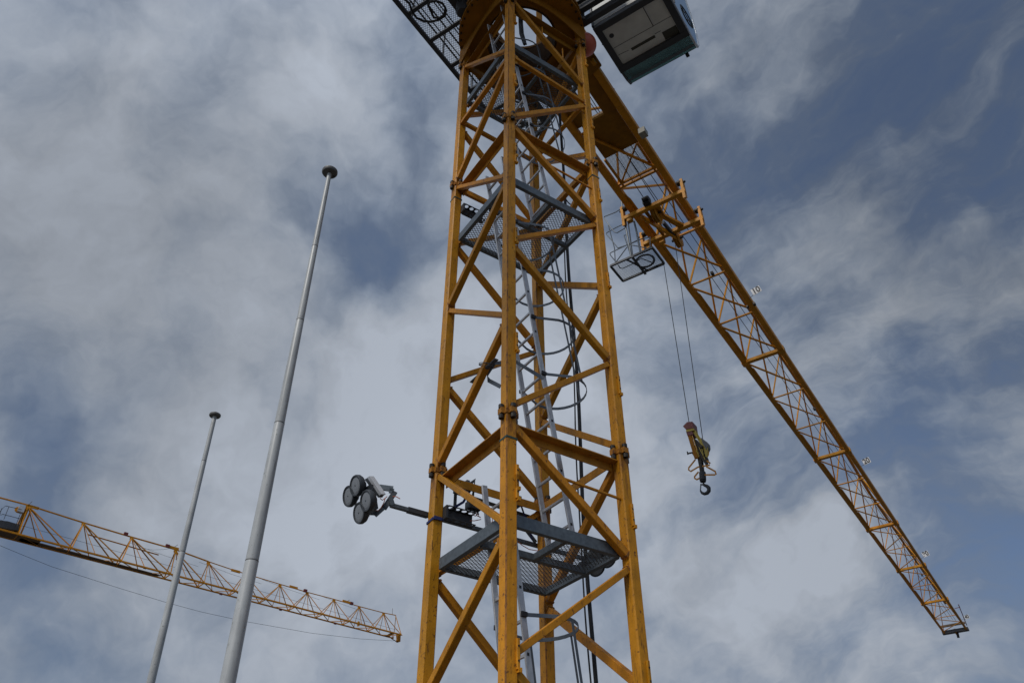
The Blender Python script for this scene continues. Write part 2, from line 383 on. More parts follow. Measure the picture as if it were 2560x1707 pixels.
# rod handle under the ring
m = MB(); m.poly([ML(.72, .10, 12.0), ML(.72, .10, 11.55), ML(.78, .10, 11.45), ML(1.12, .10, 11.40), ML(1.12, .10, 11.72)], .012); m.build('guard_rod', 'brace', top)
# ---- landing platforms
def platform(z, par):
    lo, hi, la = .125, 1.40, 1.36; h, w = .12, .05
    pl = empty('landing_platform', ML(.77, .77, z), par)
    def ch(c0, a0, c1_, a1_, hh=h, ww=w, m='galv'):
        BAR(ML(c0, a0, z + hh / 2), ML(c1_, a1_, z + hh / 2), ww, hh, 'edge_channel', m, pl, bev=.004)
    ch(.10, .10, .10, la, .125); ch(.126, .125, hi, .125, .125); ch(lo, la, hi, la, .08); ch(hi, .152, hi, la - .027, .08)
    ch(.76, .152, .76, .64, .07); ch(lo + .02, .66, hi - .027, .66, .07)
    m = MB(); m.grating(ML(lo, .70, z + .012), EC, EA, hi - lo - .03, la - .72)
    m.grating(ML(.80, .15, z + .012), EC, EA, hi - .83, .48)
    m.build('expanded_mesh_floor', 'grate', pl)
    for c_, a_ in ((.13, la + .03), (hi + .03, .09)):
        MB().box(ML(c_, a_, z + .03), EC * .02, EA * .03, UP * .03).build('support_cleat', 'rusty', pl)
    return pl
p0 = platform(3.06, crane); copy_tree(p0, UP * 4.69, crane); copy_tree(p0, UP * 7.85, crane)
# ---- ladders
def ladder(c_at, z0, z1, par, aR=.30, aL=.70, hoops=(), c0=0):
    """c_at(z) gives the lean"""
    ld = empty('access_ladder', ML(c_at(z0), .5, z0), par)
    d = (ML(c_at(z1), 0, z1) - ML(c_at(z0), 0, z0)).normalized(); up = EA.cross(d)
    for a in (aR, aL):
        m = MB(); m.bar(ML(c_at(z0), a, z0), ML(c_at(z1), a, z1), .062, .022, EA, .003)
        m.build('ladder_rail', 'alu', ld)
    z = z0 + .16; k = 0
    while z < z1 - .05:
        MB().bar(ML(c_at(z), aR, z), ML(c_at(z), aL, z), .030, .026, up, .005).build('rung', 'alu', ld)
        if k % 2 == 0:
            MB().box(ML(c_at(z), aR - .0122, z), EC * .011, EA * .0015, UP * .013).build('rung_end_cap', 'black', ld)
        z += .285; k += 1
    R_ = .34; ends = []
    for zh in hoops:
        c = c_at(zh); cx = c + .36; pts = []
        pts.append(ML(c - .02, aR - .015, zh)); pts.append(ML(c + .05, aR - .03, zh))
        for q in range(0, 19):
            t = math.radians(-118 + q * (236 / 18)); pts.append(ML(cx + R_ * math.cos(t) * .92, .5 + R_ * math.sin(t), zh - .0 * q))
        pts.append(ML(c + .05, aL + .03, zh)); pts.append(ML(c - .02, aL + .015, zh))
        MB().poly(pts, 0, flat=(.034, .006, UP)).build('safety_hoop', 'hoop', ld)
        MB().box(ML(c, aR - .02, zh), EC * .03, EA * .012, UP * .022).build('hoop_clamp', 'black', ld); MB().box(ML(c, aL + .02, zh), EC * .03, EA * .012, UP * .022).build('hoop_clamp', 'black', ld)
        ends.append((cx, zh))
    if len(ends) > 1:
        for ang in (-75, 0, 75):
            t = math.radians(ang)
            pts = [ML(cx + (R_ * .92 + .004) * math.cos(t), .5 + (R_ + .004) * math.sin(t), zh) for cx, zh in ends]
            MB().poly(pts, 0, flat=(.026, .005, (EA if abs(ang) < 10 else EC))).build('cage_strap', 'hoop', ld)
    return ld
lad_low = lambda z: .31 - .135 * (z - 2.83)
lad_mid = lambda z: .41 - .166 * (z - 6.65)
lad_up = lambda z: .33 - .19 * (z - 10.86)
ladder(lad_low, -1.55, 3.74, crane, hoops=(2.36, 1.6, .85, .1))
ladder(lad_mid, 3.20, 8.45, crane, hoops=(5.08, 5.84, 6.56, 7.30))
ladder(lad_up, 7.92, 12.3, crane, hoops=(9.5, 10.18, 10.82, 11.5))
# lower doubled ladder piece clamps and stand-off bar
BAR(ML(.05, .28, 5.02), ML(.05, .80, 5.02), .05, .012, 'ladder_bracket', 'hoop', crane)
MB().poly([on_a(c3(1170, 1160), .28), on_a(c3(905, 1000), .5), on_c(c3(690, 1010), .10), on_c(c3(620, 1130), .10), on_c(c3(635, 1180), .12), on_c(c3(750, 1240), .14)], 0, flat=(.045, .006, UP)).build('ladder_bracket', 'hoop', crane)
# ---- slewing ring and deck
slew = empty('slewing_unit', JL(0, 0, 12.6), crane)
RC = ML(.77, .77, 0)
def ringp(z): return V((RC.x, RC.y, z + CAMZ))
m = MB(); m.lathe(ringp(12.60), UP, [(.60, 0), (1.10, 0), (1.10, .06), (1.02, .07), (1.02, .16), (1.10, .17), (1.10, .24), (.60, .24)], 64, closed=True)
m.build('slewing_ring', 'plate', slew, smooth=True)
b = MB()
for i in range(48):
    t = 2 * math.pi * i / 48; p = ringp(12.57) + V((math.cos(t), math.sin(t), 0)) * 1.06
    b.tube(p, p + UP * .03, .018, n=6)
b.build('ring_bolt', 'bolt', slew)
m = MB(); m.lathe(ringp(12.84), UP, [(.62, 0), (.70, 0), (.70, .5), (.62, .5)], 48, closed=True); m.build('slewing_drum', 'ring_shade', slew, smooth=True)
MB().lathe(ringp(12.597), UP, [(.585, 0), (.62, 0), (.62, .25), (.585, .25)], 48, closed=True).build('ring_shade_liner', 'ring_shade', slew, smooth=True)  # thin dark liner, paints shade over the ring's inner wall
# corner transition plates from legs to ring
for f, sgn in (('BA', 1), ('BC', 1), ('AD', -1), ('CD', -1)):
    n = NRM[f] * (-1 if f in ('BA', 'BC') else 1)
    a, b_ = face(f, .0, 12.16), face(f, W + S, 12.16)
    d = (b_ - a).normalized(); L_ = (b_ - a).length
    pts = []
    for q in range(0, 17):
        u = q / 16; pts.append(a + d * L_ * u + UP * (.10 + .34 * (abs(2 * u - 1)) ** 1.0 * 0 + .30 * math.sin(math.pi * u)) * 1)
    poly = [a + UP * .44, a - UP * .05] + [a + d * L_ * u + UP * (-.05 + .30 * math.sin(math.pi * u)) for u in [q / 12 for q in range(1, 12)]] + [b_ - UP * .05, b_ + UP * .44]
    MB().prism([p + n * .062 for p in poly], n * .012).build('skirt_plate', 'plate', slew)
# deck (turntable platform) with round hole: ring of quads from circle to rectangle
def deck(z, r0, r1, l0, l1, hr, th):
    m = MB(); n = 48; o = JL(0.06, .0, z); vs = []; 
    for i in range(n):
        t = 2 * math.pi * i / n; cx, sy = math.cos(t), math.sin(t)
        vs.append(o + JD * hr * cx + JN * hr * sy)
    for i in range(n):
        t = 2 * math.pi * i / n; cx, sy = math.cos(t), math.sin(t)
        k = min((r1 if cx > 0 else -r0) / max(abs(cx), 1e-6), (l1 if sy > 0 else -l0) / max(abs(sy), 1e-6))
        vs.append(o + JD * k * cx + JN * k * sy)
    k = len(vs); vs += [v + UP * th for v in vs]; fs = []
    for i in range(n):
        j = (i + 1) % n
        fs += [(i, j, n + j, n + i), (k + i, k + n + i, k + n + j, k + j), (i, k + i, k + j, j), (n + i, n + j, k + n + j, k + n + i)]
    return m.add(vs, fs)
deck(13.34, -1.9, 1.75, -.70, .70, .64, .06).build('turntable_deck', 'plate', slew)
for l in (-.68, .68):
    MB().box(JL(-.1, l * .93, 13.47), JD * 1.72, JN * .03, UP * .065).build('deck_side_beam', 'plate', slew)
for r in (-1.3, 1.0):
    MB().box(JL(r, 0, 13.27), JD * .05, JN * .66, UP * .065).build('deck_cross_beam', 'plate', slew)
# slew motors and hanging electrics
MB().lathe(JL(-.85, -.62, 12.70), UP, [(.10, 0), (.13, .05), (.13, .45), (.09, .5)], 18).build('slewing_motor', 'dark', slew, smooth=True)
MB().lathe(JL(-.95, .35, 12.75), UP, [(.10, 0), (.13, .05), (.13, .45), (.09, .5)], 18).build('slewing_motor', 'dark', slew, smooth=True)
for dx in (0, .07, .12):
    MB().poly([on_z(cc, z) for cc, z in (((1298 + dx * 60, 22), 13.6), ((1299 + dx * 60, 60), 13.2), ((1301 + dx * 60, 85), 12.8), ((1311 + dx * 40, 112), 12.2))], .022 if dx == 0 else .012, 6).build('collector_cable', 'black', slew)
# walkways around the slewing unit (grated)
def walkway(z, r0, r1, l0, l1, cut, side):
    wk = empty('walkway', JL((r0 + r1) / 2, (l0 + l1) / 2, z), crane)
    lo, li = (l0, l1)
    def inside(a, b):
        if side < 0: return not ((a > (r1 - cut) - r0) and (b < ((a - (r1 - cut - r0)) * .58)))
        return True
    m = MB(); m.grating(JL(r0, l0, z + .02), JD, JN, r1 - r0, l1 - l0, inside, cu=.027, cv=.021, wid=.007); m.build('expanded_mesh_floor', 'grate', wk)
    e = .07
    if side < 0:
        BAR(JL(r0, l0, z), JL(r1 - cut, l0, z), .07, .08, 'edge_beam', 'dark', wk); BAR(JL(r1 - cut, l0, z), JL(r1, l0 + cut * .58, z), .06, .08, 'edge_beam', 'dark', wk)
        BAR(JL(r1, l0 + cut * .58, z), JL(r1, l1, z), .06, .08, 'edge_beam', 'dark', wk); BAR(JL(r0, l1, z), JL(r1, l1, z), .20, .05, 'edge_beam', 'dark', wk)
    else:
        for q in ((r0, l0, r1, l0), (r0, l1, r1, l1), (r0, l0, r0, l1), (r1, l0, r1, l1)): BAR(JL(q[0], q[1], z), JL(q[2], q[3], z), .08, .10, 'edge_beam', 'dark', wk)
    for r in [r0 + .55 + .62 * i for i in range(int((r1 - r0 - .6) / .62) + 1)]:
        BAR(JL(r, l0 + .03, z - .005), JL(r, l1 - .03, z - .005), .07, .05, 'joist', 'dark', wk)
    for l in (l0 + (l1 - l0) * .33, l0 + (l1 - l0) * .62, l0 + (l1 - l0) * .68): BAR(JL(r0, l, z - .004), JL(r1 - cut, l, z - .004), .014, .03, 'stringer', 'dark', wk)
    m = MB()
    for r in [r0 + .1 + .9 * i for i in range(int((r1 - r0) / .9) + 1)]:
        le = l0 if side < 0 else l1
        if side < 0 and r > r1 - cut: continue
        m.tube(JL(r, le, z), JL(r, le, z + 1.05), .018, n=8)
    le = l0 if side < 0 else l1
    for h in (.5, 1.05): m.tube(JL(r0, le, z + h), JL(r1 - max(cut, 0), le, z + h), .018, n=8)
    m.build('guard_rail', 'dark', wk); return wk
walkway(13.1, -3.0, 2.05, -1.60, -.74, .95, -1)
walkway(13.1, -3.0, .28, .74, 1.75, 0, 1)
# cable loops hanging under the left walkway
for pts in ([(990, -20), (1024, 10), (1030, 30), (1042, 46), (1060, 54), (1078, 55), (1098, 50), (1112, 40), (1116, 25)],
            [(1078, 30), (1071, 16), (1074, 6), (1090, 3), (1106, 9), (1114, 22), (1110, 38), (1098, 46), (1084, 44), (1078, 30)]):
    MB().poly([on_z(p, 12.95) for p in pts], .022, 7).build('hanging_cable', 'black', crane, smooth=True)
# ---- counter-jib and machinery house (above and behind the frame, added to shade the mast top)
cj = empty('counter_jib', JL(-4, 0, 13.5), crane)
for l in (-.6, .6): BAR(JL(-9, l, 13.5), JL(-1.88, l, 13.5), .14, .24, 'counter_jib_beam', 'plate', cj)
MB().box(JL(-5.4, 0, 13.64), JD * 3.4, JN * .66, UP * .012).build('counter_jib_deck', 'plate', cj)
for i in range(3): MB().box(JL(-7.2 - i * .62, 0, 13.0), JD * .28, JN * .95, UP * .75).build('counterweight', 'cap', cj)
MB().box(JL(-3.4, 0, 14.2), JD * 1.1, JN * .5, UP * .52).build('hoist_winch_house', 'dark', cj)
MB().box(JL(-1.25, -.02, 14.45), JD * .42, JN * .66, UP * .95).build('sun_block_cabinet', 'dark', cj)  # unseen box added to keep sun out of the ring
for l in (-.6, .6):
    BAR(JL(-.9, l, 13.7), JL(.6, 0, 16.6), .12, .12, 'head_strut', 'plate', cj); BAR(JL(1.6, l, 13.8), JL(.75, 0, 16.6), .12, .12, 'head_strut', 'plate', cj)
BAR(JL(.6, 0, 16.5), JL(1.8, 0, 15.35), .11, .11, 'head_strut', 'plate', cj)
# ---- operator cab
cab = empty('operator_cab', JL(1.12, 1.78, 12.6), crane)
cz = 12.6; r0, r1, l0, l1 = .60, 1.64, 1.10, 2.45
m = MB()
for q in ((r0 + .06, l0 + .0, r0 + .06, l1), (r1 - .06, l0, r1 - .06, l1)): m.bar(JL(q[0], q[1], cz + .04), JL(q[2], q[3], cz + .04), .12, .09)
m.bar(JL(r0 + .12, l0 + .055, cz + .042), JL(r1 - .12, l0 + .055, cz + .042), .11, .09); m.bar(JL(r0 + .12, l1 - .06, cz + .042), JL(r1 - .12, l1 - .06, cz + .042), .12, .09)
m.build('floor_frame', 'dark', cab)
MB().box(JL((r0 + r1) / 2, (l0 + l1) / 2, cz + .055), JD * .40, JN * .57, UP * .012).build('floor_panel', 'cabfloor', cab)
def fl(p): return on_z(c6(*p), cz + .043)
m = MB()
for a_, b_ in (((785, 715), (1640, 235)), ((860, 810), (1010, 740)), ((1390, 505), (1480, 455))): m.bar(fl(a_), fl(b_), .008, .006)
m.bar(fl((1170, 20)), fl((1370, 390)), .012, .008); m.build('panel_joint', 'dark', cab)
m = MB(); m.bar(fl((1195, 20)), fl((1385, 375)), .022, .006); m.build('panel_strip', 'white', cab)
m = MB(); m.bar(fl((1050, 730)), fl((1395, 535)), .055, .008); m.build('floor_slot', 'cabfl2', cab)
m = MB(); m.prism([fl(p) - UP * .004 for p in ((1495, 480), (1700, 370), (1760, 480), (1550, 590))], UP * .006); m.build('floor_hatch', 'cabfl2', cab)
m = MB(); m.tube(fl((757, 528)), fl((757, 528)) - UP * .006, .042, n=20); m.build('drain_cover', 'dark', cab)
# side profile (r,z) of the cab shell, bulging glass at the front
prof = [(r0, cz + .09), (r1 - .0, cz + .09), (1.90, cz + .13), (2.06, cz + .21), (2.14, cz + .36), (2.22, cz + .85), (2.20, cz + 1.35), (2.05, cz + 1.85), (1.75, cz + 2.05), (r0, cz + 2.05)]
for l, s_ in ((l0, 1), (l1, -1)):
    MB().prism([JL(r, l, z) for r, z in prof], JN * .012 * s_).build('side_window', 'glass2', cab)
    m = MB(); pts = [JL(r, l + .006 * s_, z) for r, z in prof]; m.poly(pts, .022, 8, closed=True); m.build('window_frame', 'silver' if s_ < 0 else 'dark', cab)
    BAR(JL(1.0, l - .004 * s_, cz + .09), JL(1.0, l - .004 * s_, cz + 2.05), .05, .02, 'door_post', 'dark', cab, up=JD)
for i in range(1, 8):
    (ra, za), (rb, zb) = prof[i], prof[i + 1]
    MB().prism([JL(ra, l0 + .02, za), JL(ra, l1 - .02, za), JL(rb, l1 - .02, zb), JL(rb, l0 + .02, zb)], (JD * (za - zb) + UP * (rb - ra)).normalized() * .01).build('front_window', 'glass', cab)
BAR(JL(1.66, l0 + .01, cz + .075), JL(1.66, l1 - .01, cz + .075), .03, .03, 'window_sill', 'silver', cab)
BAR(JL(2.10, l0 + .02, cz + .33), JL(2.10, l1 - .02, cz + .33), .05, .07, 'front_crossbar', 'dark', cab)
m = MB()
for t in (.3, .55, .8):
    ra, za = 1.66 + .42 * t, cz + .13 + .08 * t
    m.tube(JL(ra, l0 + .06, za + .03), JL(ra, l1 - .06, za + .03), .016, n=6)
for i in range(5):
    l = l0 + .15 + i * .26
    m.poly([JL(1.68, l, cz + .17), JL(1.90, l, cz + .20), JL(2.06, l, cz + .32)], .012, 6)
m.build('foot_guard_grille', 'black', cab)
MB().box(JL(1.12, (l0 + l1) / 2, cz + 2.09), JD * .54, JN * .70, UP * .04).build('cab_roof', 'white', cab)
MB().box(JL(r0 + .015, (l0 + l1) / 2, cz + 1.07), JD * .012, JN * .64, UP * .96).build('back_wall', 'cabfloor', cab)
m = MB(); m.box(JL(1.05, 1.78, cz + .55), JD * .22, JN * .24, UP * .06); m.box(JL(.85, 1.78, cz + .95), JD * .06, JN * .24, UP * .38); m.box(JL(1.05, 1.78, cz + .3), JD * .08, JN * .08, UP * .2); m.build('driver_seat', 'black', cab)
# black outline emblem on the outer side window: a lens-shaped ring crossed by bars
def sw(p): return on_l((1670 + p[0] / 12.06, p[1] / 12.06), l1 + .004)
em = MB(); lens = [(375, 145), (405, 260), (470, 420), (560, 600), (660, 760), (750, 855), (765, 840), (735, 740), (680, 620), (600, 470), (500, 300), (430, 200)]
em.poly([sw(p) for p in lens], .007, 6, closed=True)
em.bar(sw((400, 200)), sw((755, 845)), .016, .006, JN); em.bar(sw((430, 330)), sw((530, 400)), .02, .006, JN); em.bar(sw((560, 590)), sw((680, 640)), .02, .006, JN)
em.build('window_emblem', 'black', cab)
m = MB(); m.box(JL(2.14, 2.22, cz + .26), JD * .035, JN * .03, UP * .02); m.build('wiper_pivot', 'black', cab)
# cab bracket arms
for r in (.30, .46): BAR(JL(r, .72, 12.86 if r < .4 else 12.72), JL(r, 2.5, 12.86 if r < .4 else 12.72), .10, .16, 'cab_bracket', 'dark', crane)
BAR(JL(.38, 1.0, 12.62), JL(.38, 1.0, 13.3), .12, .12, 'cab_bracket', 'dark', crane)
# ---- JIB
jib = empty('jib', JL(2, 0, ZJ), crane)
def zt(r): return 15.12 if r < 22 else (15.12 - (r - 22) / 3.5 * .45 if r < 25.5 else 14.67 + (r - 25.5) * .012)
def cw(r): return .15 if r < 12.6 else (.13 if r < 26 else .10)
CL = .535
segs = [(1.2, 12.55), (12.55, 26.1), (26.1, 41.4)]
for l in (-CL, CL):
    for a, b in segs:
        w = cw((a + b) / 2); BAR(JL(a, l, ZJ + w / 2), JL(b, l, ZJ + w / 2), w, w, 'bottom_chord', 'jib', jib, bev=.012)
for a, b, w in ((6.7, 22, .11), (22, 25.5, .10), (25.5, 41.2, .085)):
    BAR(JL(a, 0, zt(a)), JL(b, 0, zt(b) if b < 41 else zt(b)), w, w, 'top_chord', 'jib', jib, bev=.01)
BAR(JL(1.7, 0, 15.35), JL(6.7, 0, zt(6.7)), .11, .11, 'top_chord', 'jib', jib, bev=.01)
nodes_ = [4.75, 6.65, 8.6, 10.5, 12.55, 14.8, 17.0, 19.3, 21.6, 23.9, 26.1, 28.7, 31.2, 33.7, 36.2, 38.8, 41.2]
boxes_ = {12.55, 19.3, 26.1, 31.2, 36.2}
def tt(r): return .05 if r < 13 else (.042 if r < 26 else .032)
for r in nodes_[1:-1]:
    if r in boxes_:
        BAR(JL(r, -CL + .06, ZJ + .06), JL(r, CL - .06, ZJ + .06), .13 if r < 30 else .10, .10, 'section_crossbeam', 'jib', jib, bev=.006)
        for l in (-CL, CL): MB().box(JL(r, l, ZJ + .06), JD * .10, JN * .088, UP * .078).build('chord_coupling', 'jib', jib)
    elif r > 7: BAR(JL(r, -CL + .05, ZJ + .06), JL(r, CL - .05, ZJ + .06), tt(r), tt(r), 'crossbar', 'jib', jib, bev=.01)
for i in range(1, len(nodes_) - 1):
    a, b = nodes_[i], nodes_[i + 1]
    if a < 26: BAR(JL(a + .14, -CL + .06, ZJ + .06), JL(b - .14, CL - .06, ZJ + .06), tt(a), tt(a), 'diagonal_brace', 'jib', jib, bev=.01)
    else:
        mid = (a + b) / 2; BAR(JL(a + .1, -CL + .05, ZJ + .05), JL(mid, CL - .05, ZJ + .05), .03, .03, 'diagonal_brace', 'jib', jib); BAR(JL(mid, CL - .05, ZJ + .05), JL(b - .1, -CL + .05, ZJ + .05), .03, .03, 'diagonal_brace', 'jib', jib)
apex = [r + .25 for r in nodes_[1:-1]]
for i, r in enumerate(apex):
    n0, n1 = nodes_[i + 1], nodes_[i + 2]
    for l in (-CL, CL):
        t = tt(r)
        BAR(JL(n0, l * .93, ZJ + .12), JL(r, l * .05, zt(r)), t * 1.15, t, 'side_brace', 'jib', jib, bev=.008)
        BAR(JL(r + .06, l * .05, zt(r)), JL(n1 - .1, l * .93, ZJ + .12), t, t, 'side_brace', 'jib', jib, bev=.008)
# inner flange plates along the left chord between nodes
for i in range(1, len(nodes_) - 2):
    a, b = nodes_[i] + .22, nodes_[i + 1] - .18
    if i == 1: a = 4.9
    h = .16 if a < 26 else .11; wd = -CL + cw(a) / 2 + .006
    MB().prism([JL(a, wd, ZJ + .01), JL(b, wd, ZJ + .01), JL(b - .18, wd, ZJ + h), JL(a + .35, wd, ZJ + h)], JN * .012).build('flange_plate', 'jib', jib)
    MB().prism([JL(a, wd + .012, ZJ + .012), JL(b, wd + .012, ZJ + .012), JL(b - .12, wd + .055, ZJ + .012), JL(a + .2, wd + .055, ZJ + .012)], UP * .01).build('flange_plate', 'jib', jib)
# root: box girders, floor plates, mesh
MB().prism([JL(1.2, .17, ZJ + .10), JL(2.86, .17, ZJ + .10), JL(2.86, .455, ZJ + .10), JL(1.2, .455, ZJ + .10)], UP * .5).build('root_girder', 'plate', jib)
MB().prism([JL(1.2, -.20, ZJ + .10), JL(2.6, -.20, ZJ + .10), JL(2.86, -.30, ZJ + .10), JL(2.86, -.455, ZJ + .10), JL(1.2, -.455, ZJ + .10)], UP * .5).build('root_girder', 'plate', jib)
MB().box(JL(3.36, .02, ZJ + .15), JD * .53, JN * .40, UP * .01).build('root_floor_plate', 'plate', jib)
BAR(JL(2.84, -.455, ZJ + .16), JL(2.84, .455, ZJ + .16), .05, .08, 'crossbar', 'pale', jib)
m = MB(); m.grating(JL(3.90, -.37, ZJ + .15), JD, JN, .78, .74, cu=.024, cv=.019); m.build('expanded_mesh_floor', 'grate', jib)
for q in ((3.9, -.39, 4.72, -.39), (3.9, .39, 4.72, .39)): BAR(JL(q[0], q[1], ZJ + .13), JL(q[2], q[3], ZJ + .13), .05, .05, 'floor_frame', 'jib', jib)
for r in (4.66, 4.76): BAR(JL(r, -.46, ZJ + .10), JL(r, .46, ZJ + .10), .05, .06, 'crossbar', 'jib', jib)
BAR(JL(3.0, -.44, ZJ + .09), JL(4.62, .44, ZJ + .07), .05, .05, 'diagonal_brace', 'jib', jib)
BAR(JL(4.66, -.40, ZJ + .10), JL(3.92, .40, ZJ + .22), .035, .035, 'diagonal_brace', 'jib', jib)
for l in (-CL, CL):
    BAR(JL(4.75, l * .93, ZJ + .12), JL(3.9, 0, 15.2), .05, .05, 'side_brace', 'jib', jib, bev=.008)
    BAR(JL(4.8, l * .93, ZJ + .12), JL(6.6, 0, 15.1), .05, .05, 'side_brace', 'jib', jib, bev=.008)
    BAR(JL(2.7, l * .93, ZJ + .5), JL(3.9, 0, 15.2), .05, .05, 'side_brace', 'jib', jib, bev=.008)
    BAR(JL(6.65, l * .93, ZJ + .12), JL(6.6, 0, 15.1), .05, .05, 'side_brace', 'jib', jib, bev=.008)
# tip frame
tip = MB(); tip.box(JL(41.5, 0, ZJ + .07), JD * .16, JN * .64, UP * .07); tip.build('tip_beam', 'dark', jib)
BAR(JL(41.15, -.6, ZJ + .3), JL(41.15, .6, ZJ + .3), .10, .10, 'tip_crossbar', 'catwalk', jib)
MB().lathe(JL(41.5, -.04, ZJ + .05), JN, [(.10, 0), (.16, .01), (.13, .04), (.16, .07), (.10, .08)], 20).build('tip_sheave', 'plate', jib)
BAR(JL(41.6, .05, ZJ), JL(41.95, .0, ZJ - .12), .12, .10, 'tip_bumper', 'dark', jib)
tr = MB(); a_ = on_r((2396, 1510), 40.2); b_ = on_r((2417, 1562), 41.4); tr.tube(a_, b_, .02); tr.tube(on_r((2387, 1520), 40.0), on_r((2400, 1517), 40.3), .015); tr.build('tip_guard_rod', 'maroon', jib)
# small boxes hanging from the right chord
for p, s_ in ((c6(490, 910), .06), ((1781, 684), .05), ((1886, 760), .05), ((1869, 767), .04), ((2036, 1022), .05), ((2305, 1437), .05)):
    h = on_l(p, CL + .10 if s_ > .04 else CL - .10)
    MB().box(h, JD * s_ * 1.0, JN * s_ * .6, UP * s_ * .6).build('chord_fitting', 'bolt' if s_ < .06 else 'yellow', jib)
h = on_l(d2(1085, 690), .72); MB().box(h, JD * .085, JN * .07, UP * .075).build('limit_switch_box', 'greybox', jib)
# ropes along the jib
for l, z, a, b in ((-.18, 14.0, 1.4, 6.3), (-.12, 14.15, 1.4, 41.2), (.05, 13.95, 1.4, 6.3), (.10, 14.1, 1.4, 41.2), (.30, 13.9, 1.4, 41.0)):
    MB().tube(JL(a, l, z), JL(b, l * .8, z - .1 if b > 30 else 13.3), .009, n=5).build('jib_rope', 'rope', jib)
# ================================================================ TROLLEY
tl = tag(empty('trolley', JL(5.9, 0, ZJ)), 'yellow trolley with two crossbeams under the near jib, a railed mesh basket on its side', 'trolley')
zb = 13.2
for r in (5.38, 6.36):
    BAR(JL(r, -.76, zb), JL(r, .78, zb), .10, .11, 'crossbeam', 'yellow', tl, bev=.008)
    for s_ in (-1, 1):
        l = s_ * .74
        MB().prism([JL(r - .07, l - .03, zb + .36), JL(r + .07, l - .03, zb + .36), JL(r + .08, l - .03, zb - .16), JL(r - .05, l - .03, zb - .24)], JN * .06).build('wheel_hanger', 'yellow', tl)
        m = MB(); m.lathe(JL(r - .02, l - s_ * .10, zb + .29), JN * s_, [(.055, -.01), (.065, 0), (.065, .05), (.05, .09)], 18); m.build('trolley_wheel', 'bolt', tl, smooth=True)
        m = MB(); m.lathe(JL(r, l + s_ * .03, zb + .29), JN * s_, [(.03, 0), (.03, .03), (.018, .05)], 12); m.build('wheel_nut', 'bolt', tl)
m = MB(); m.prism([JL(5.40, -.02, zb + .03), JL(5.40, .12, zb + .03), JL(5.75, .10, zb - .04), JL(6.36, .34, zb + .0), JL(6.36, .20, zb + .0), JL(5.8, .0, zb - .04)], UP * .07); m.build('centre_beam', 'yellow', tl)
BAR(JL(5.4, -.22, zb), JL(6.36, -.20, zb), .06, .08, 'centre_beam', 'plate', tl)
BAR(JL(5.45, -.36, zb - .05), JL(6.5, .05, zb - .10), .05, .12, 'centre_beam', 'yellow', tl)
BAR(JL(6.62, -.1, zb + .05), JL(6.62, .70, zb + .05), .05, .05, 'rear_bar', 'yellow', tl)
for (r, l) in ((5.62, -.06), (6.62, .02)):
    for q in range(3):
        m = MB(); m.lathe(JL(r, l - .06 + q * .045, zb - .02), JN, [(.05, 0), (.20, .001), (.215, .008), (.19, .017), (.215, .026), (.20, .034), (.05, .035)], 28); m.build('sheave', 'pale' if q == 1 else 'jib', tl, smooth=True)
    m = MB(); m.tube(JL(r, l - .14, zb - .02), JL(r, l + .14, zb - .02), .03); m.build('sheave_axle', 'bolt', tl)
m = MB(); m.box(JL(5.28, -.10, zb + .10), JD * .07, JN * .08, UP * .09); m.tube(JL(5.18, -.16, zb + .1), JL(5.18, -.02, zb + .1), .05); m.build('drive_motor', 'black', tl)
m = MB(); m.bar(JL(5.95, -.03, zb - .02), JL(6.45, .02, zb - .06), .06, .10); m.build('buffer_block', 'dark', tl)
for (r, l) in ((6.42, -.28), (6.42, -.62), (5.4, -.60)): MB().box(JL(r, l, zb - .05), JD * .05, JN * .06, UP * .09).build('guide_block', 'yellow', tl)
# basket
bz = 12.0; br0, br1, bl0, bl1 = 5.40, 5.99, -1.20, -.18
bk = empty('service_basket', JL(5.7, -.7, bz), tl)
m = MB()
for q in ((br0, bl0, br0, bl1), (br1, bl0, br1, bl1), (br0, bl0, br1, bl0), (br0, bl1, br1, bl1)): m.bar(JL(q[0], q[1], bz), JL(q[2], q[3], bz), .04, .05)
m.bar(JL(br0, (bl0 + bl1) / 2 - .12, bz - .01), JL(br1, (bl0 + bl1) / 2 + .12, bz - .01), .03, .03); m.bar(JL(br0 - .02, -.66, bz - .03), JL(br1 + .05, -.66, bz - .03), .05, .03)
m.build('basket_frame', 'dark', bk)
m = MB(); m.grating(JL(br0, bl0, bz + .01), JD, JN, br1 - br0, bl1 - bl0, cu=.022, cv=.022, wid=.005); m.build('expanded_mesh_floor', 'grate', bk)
def bt(p, r=br0): return on_r(c8(*p), r)
rails = [[(575, 1130), (470, 815), (500, 808)], [(345, 1215), (515, 985)], [(340, 1200), (330, 1000), (240, 670)],
         [(440, 415), (345, 475), (180, 540), (178, 560), (290, 720), (335, 770), (370, 775), (490, 705)],
         [(460, 650), (350, 700), (215, 775), (208, 795), (290, 885), (380, 1000), (500, 960), (660, 890)],
         [(500, 960), (280, 1065), (262, 1085), (275, 1110), (350, 1200)], [(560, 950), (800, 1000)], [(560, 940), (720, 870), (850, 840), (855, 990)]]
for q in rails:
    m = MB(); m.poly([bt(p, 5.42) for p in q], .012, 7); m.build('basket_rail', 'hoop', bk, smooth=True)
for q in (((432, 320), (460, 500), (575, 1135)), ((618, 610), (650, 740), (710, 1060))):
    m = MB(); m.poly([bt(p, 5.40) for p in q], .022, 8); m.build('basket_post', 'hoop', bk, smooth=True)
MB().poly([on_z(c8(*p), bz + .04) for p in ((385, 1245), (410, 1290), (450, 1300), (600, 1230), (720, 1150), (900, 1220))], .012, 6).build('basket_rail', 'hoop', bk)
BAR(JL(5.42, -.66, bz), JL(5.42, -.66, 13.2), .028, .028, 'basket_post', 'hoop', bk)
coil = MB()
